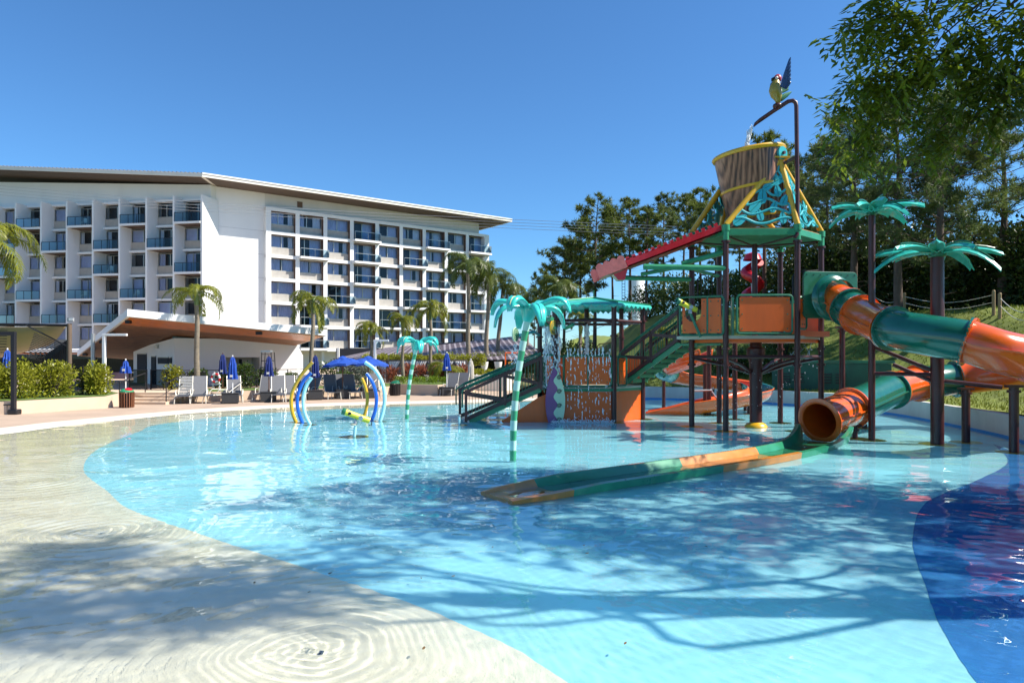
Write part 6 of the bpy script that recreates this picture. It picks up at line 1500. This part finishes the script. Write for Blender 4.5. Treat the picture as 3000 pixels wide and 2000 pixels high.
# ---- palms
def palm_mesh(seed, nf, L, droop, lw, ll, plume=True):
    rr = random.Random(seed); fo = MB(); rib = MB()
    for k in range(nf):
        a = 2*math.pi*k/nf*1.62+rr.uniform(-.3,.3); el = rr.uniform(.15,1.25) if k % 5 else rr.uniform(-.35,.1); l = L*rr.uniform(.8,1.12); n = 26
        d = V(math.cos(a),math.sin(a),0); s = V(-d.y,d.x,0); pts = []; ang = el; p = V(0,0,0)
        for i in range(n+1):
            pts.append(p.copy()); p = p+(d*math.cos(ang)+V(0,0,math.sin(ang)))*(l/n); ang -= droop*(1.1+.9*i/n)/n*(1.0+.5*(el > .6))
        rib.tube(pts[::5]+[pts[-1]], [.028*(1-.8*i/6) for i in range(len(pts[::5])+1)], 4, cap=False)
        for i in range(3, n+1):
            t = i/n; w = ll*math.sin(math.pi*min(1,.12+t*.86))**.7*rr.uniform(.85,1.1); tg = (pts[min(n,i)]-pts[i-1]).normalized(); upv = s.cross(tg)
            for sg in (-1,1):
                for pl in ((.25,-.25) if plume else (0,)):
                    dd = (s*sg*.85+tg*.62+upv*(pl+rr.uniform(-.15,.15))+V(0,0,-.25)).normalized(); b = pts[i]+tg*rr.uniform(-.03,.03)
                    m_ = b+dd*w*.55; e = b+dd*w+V(0,0,-.28*w); cr = dd.cross(upv).normalized()*lw*.5; q = len(fo.v)
                    fo.v += [tuple(b-cr*.5),tuple(b+cr*.5),tuple(m_+cr),tuple(m_-cr),tuple(e)]; fo.f.append([q,q+1,q+2,q+3]); fo.f.append([q+3,q+2,q+4]); fo.m += [0,0]
    return fo, rib
PMA = [(lambda f: (f[0].mesh('crown', FROND), f[1].mesh('frond_ribs', PALMG)))(palm_mesh(600+k, 13, 1.95, 1.25, .042, .36)) for k in range(2)]
PMB = [(lambda f: (f[0].mesh('crown', FRONDD), f[1].mesh('frond_ribs', PALMG)))(palm_mesh(610+k, 14, 2.7, 1.4, .05, .5)) for k in range(2)]
def palm(px, Y, ytop, kind, s, r, label, zb=TZ, lean=0, rz=0, hgrp='garden palms round the pool'):
    x = (px-CX)/F*Y; zt_ = H-(ytop-HY)/F*Y
    o = thing('palm_tree', label, 'palm tree', (x,Y,zb-.05), hgrp); h = zt_-zb; rr = random.Random(int(px))
    pts = [V(lean*(i/12)**2+.03*math.sin(i), .03*math.cos(i*1.3), h*i/12-.0) for i in range(13)]
    part('trunk', MB().tube(pts, [r*(1.35 if i == 0 else 1.12-.35*i/12) for i in range(13)], 12), PALMT, o, True, world_space=False)
    mb = MB()
    for i in range(1, int(h/.16)):
        t = i*.16/h
        if t > .93: break
        p = V(lean*t*t+.03*math.sin(t*12), .03*math.cos(t*12*1.3), h*t); rr_ = r*(1.13-.35*t); mb.lathe([(rr_*.98,-.012),(rr_*1.05,0),(rr_*.98,.012)], 10, p)
    part('trunk_rings', mb, PALMT, o, True, world_space=False)
    top = pts[-1]; part('crownshaft', MB().tube([top-V(0,0,.5*s), top-V(0,0,.1), top+V(0,0,.25*s)], [r*.85,r*.95,r*.35], 10), PALMG, o, True, world_space=False)
    c = (PMA if kind == 'A' else PMB)[int(px) % 2]
    for nm, me in (('crown',c[0]),('frond_ribs',c[1])):
        q = link(nm, me, o, top+V(0,0,.12*s)); q.scale = (s,s,s); q.rotation_euler = (0,0,rz)
palm(577,34.6,862,'A',1.0,.13,'slender garden palm in front of the white pavilion',rz=.4)
palm(912,38.0,885,'A',1.12,.12,'slender garden palm behind the yellow spray arch',lean=.15,rz=1.2)
palm(1088,40.5,962,'A',.8,.10,'small garden palm beside the white lamp post',rz=2.0)
palm(1180,41.0,935,'A',.78,.10,'yellowish small palm next to the leaning pale spray palm',rz=.9)
palm(1262,43.0,908,'A',1.1,.11,'garden palm above the cabana hedge',rz=2.6)
palm(1372,48,775,'B',1.15,.16,'tall dark palm at the right end of the hotel',rz=.3)
palm(1424,50,800,'B',1.1,.16,'tall palm right of the hotel corner',lean=.3,rz=1.5)
palm(1457,52,838,'B',1.05,.15,'tall leaning palm beside the water target disc',lean=.5,rz=2.2)
palm(1545,54,862,'B',1.0,.14,'palm behind the large spray palm leaves',rz=.8)
palm(1636,52,838,'B',1.15,.14,'palm with arching fronds behind the splash platform roof',zb=1.0,rz=.2)
palm(1700,50,925,'A',.9,.1,'low palm behind the splash platform posts',zb=2.0,rz=.5)
palm(1925,46,975,'A',.85,.1,'low palm behind the tower stairs',zb=2.6,rz=.7)
palm(1308,41.8,1085,'A',1.02,.13,'short bushy palm beside the folded blue parasol',rz=1.1)
palm(-45,25.5,700,'A',1.25,.14,'yellowing palm with fronds beside the left hotel wing',zb=.5,rz=.1)
bush('leafy_tree', 'bright green leafy tree above the tan canopy', 'tree', (-22.6,27.6,3.6), (1.5,1.2,1.6), 2400, .2, .1, SHRUB, 555, None, 20)
part('trunk', MB().tube([(0,0,-3.2),(0,0,.6)], .1, 8), BARKD, bpy.data.objects['leafy_tree'], world_space=False)
# bare pale shrub on the slope
bsr = thing('bare_shrub', 'pale bare branched shrub on the grass beyond the tower', 'shrub', (14.6,34.6,ground_z(14.6,34.6)-.05)); mb = MB(); rr = random.Random(3)
for k in range(9):
    a = rr.uniform(0,6.28); q = V(math.cos(a)*.5,math.sin(a)*.4,rr.uniform(.9,1.5)); pts, rs_ = bare_stem(V(0,0,0), q, .04, .012, rr, 4, .05); mb.tube(pts, rs_, 5, cap=False)
    for j in range(4):
        st = pts[2+j%3]; mb.tube([st, st+V(rr.gauss(0,.2),rr.gauss(0,.2),rr.uniform(.2,.5))], [.014,.005], 4, cap=False)
part('branches', mb, GRAYB, bsr, world_space=False)

# a few fallen leaves floating on the water
DRYL = mat('dry_leaf', (.16,.09,.03), .7, var=.3, scale=30); rr = random.Random(12)
for k in range(14):
    x, y = rr.uniform(-2.6,2.4), rr.uniform(5.1,9.5); a = rr.uniform(0,6.28); L_ = rr.uniform(.015,.03); d = V(math.cos(a),math.sin(a),0); s = V(-d.y,d.x,0); mb = MB(); c = V(x,y,.006)
    pts = [c-d*L_, c-d*L_*.4+s*L_*.35, c+d*L_*.3+s*L_*.32, c+d*L_, c+d*L_*.3-s*L_*.32, c-d*L_*.4-s*L_*.35]
    single('fallen_leaf', MB().slab(pts, V(0,0,.004)), DRYL, 'small brown fallen leaf floating on the shallow water', 'leaf', 'fallen leaves on the water', loc=tuple(c))

# bubbler nozzles under the rings of ripples
for k, (cx, cy) in enumerate(((-1.5,5.33),(-5.3,8.8),(-8.6,12.3),(-10.9,15.6))):
    t = math.atan2(cy-PC.y, cx-PC.x); f = (math.hypot(cx-PC.x,cy-PC.y)-r_blue(t))/max(.1,r_edge(t)-r_blue(t)); z = DEPTH*.85*(1-max(0,min(1,f)))
    o = thing('bubbler_nozzle', ('small steel bubbler nozzle under the widest ripple rings','small steel bubbler nozzle on the beach floor under a second ripple ring','small steel bubbler nozzle near the far blue paint edge','small steel bubbler nozzle close to the dry paving')[k], 'nozzle', (cx,cy,z), 'bubblers on the beach floor')
    part('plate', MB().lathe([(.001,.006),(.022,.006),(.028,.0)], 16, (cx,cy,z)), STEEL, o, True); part('jet_hole', MB().lathe([(.001,.009),(.008,.009),(.009,.006)], 10, (cx,cy,z)), BLACKP, o, True)
# turf blades on the slope
rr = random.Random(77); mb = MB(); n = 0
while n < 42000:
    x = rr.uniform(4,34); y = rr.uniform(15,48)
    if y > 40 and rr.random() < .5: continue
    z = hill_z(x, y)
    if z is None or hill_d(x, y) < .15: continue
    n += 1; a = rr.uniform(0,6.28); hh = rr.uniform(.05,.15); w = rr.uniform(.015,.035); b = len(mb.v)
    mb.v += [(x-math.cos(a)*w,y-math.sin(a)*w,z-.02),(x+math.cos(a)*w,y+math.sin(a)*w,z-.02),(x+rr.gauss(0,.04),y+rr.gauss(0,.04),z+hh)]; mb.f.append([b,b+1,b+2]); mb.m.append(0)
struct('turf', mb, leafmat('turf_blades',(.11,.15,.02),(.24,.27,.04),.6,.3,.5,(.34,.30,.08)), kind='stuff', label='short green turf growing on the slope')
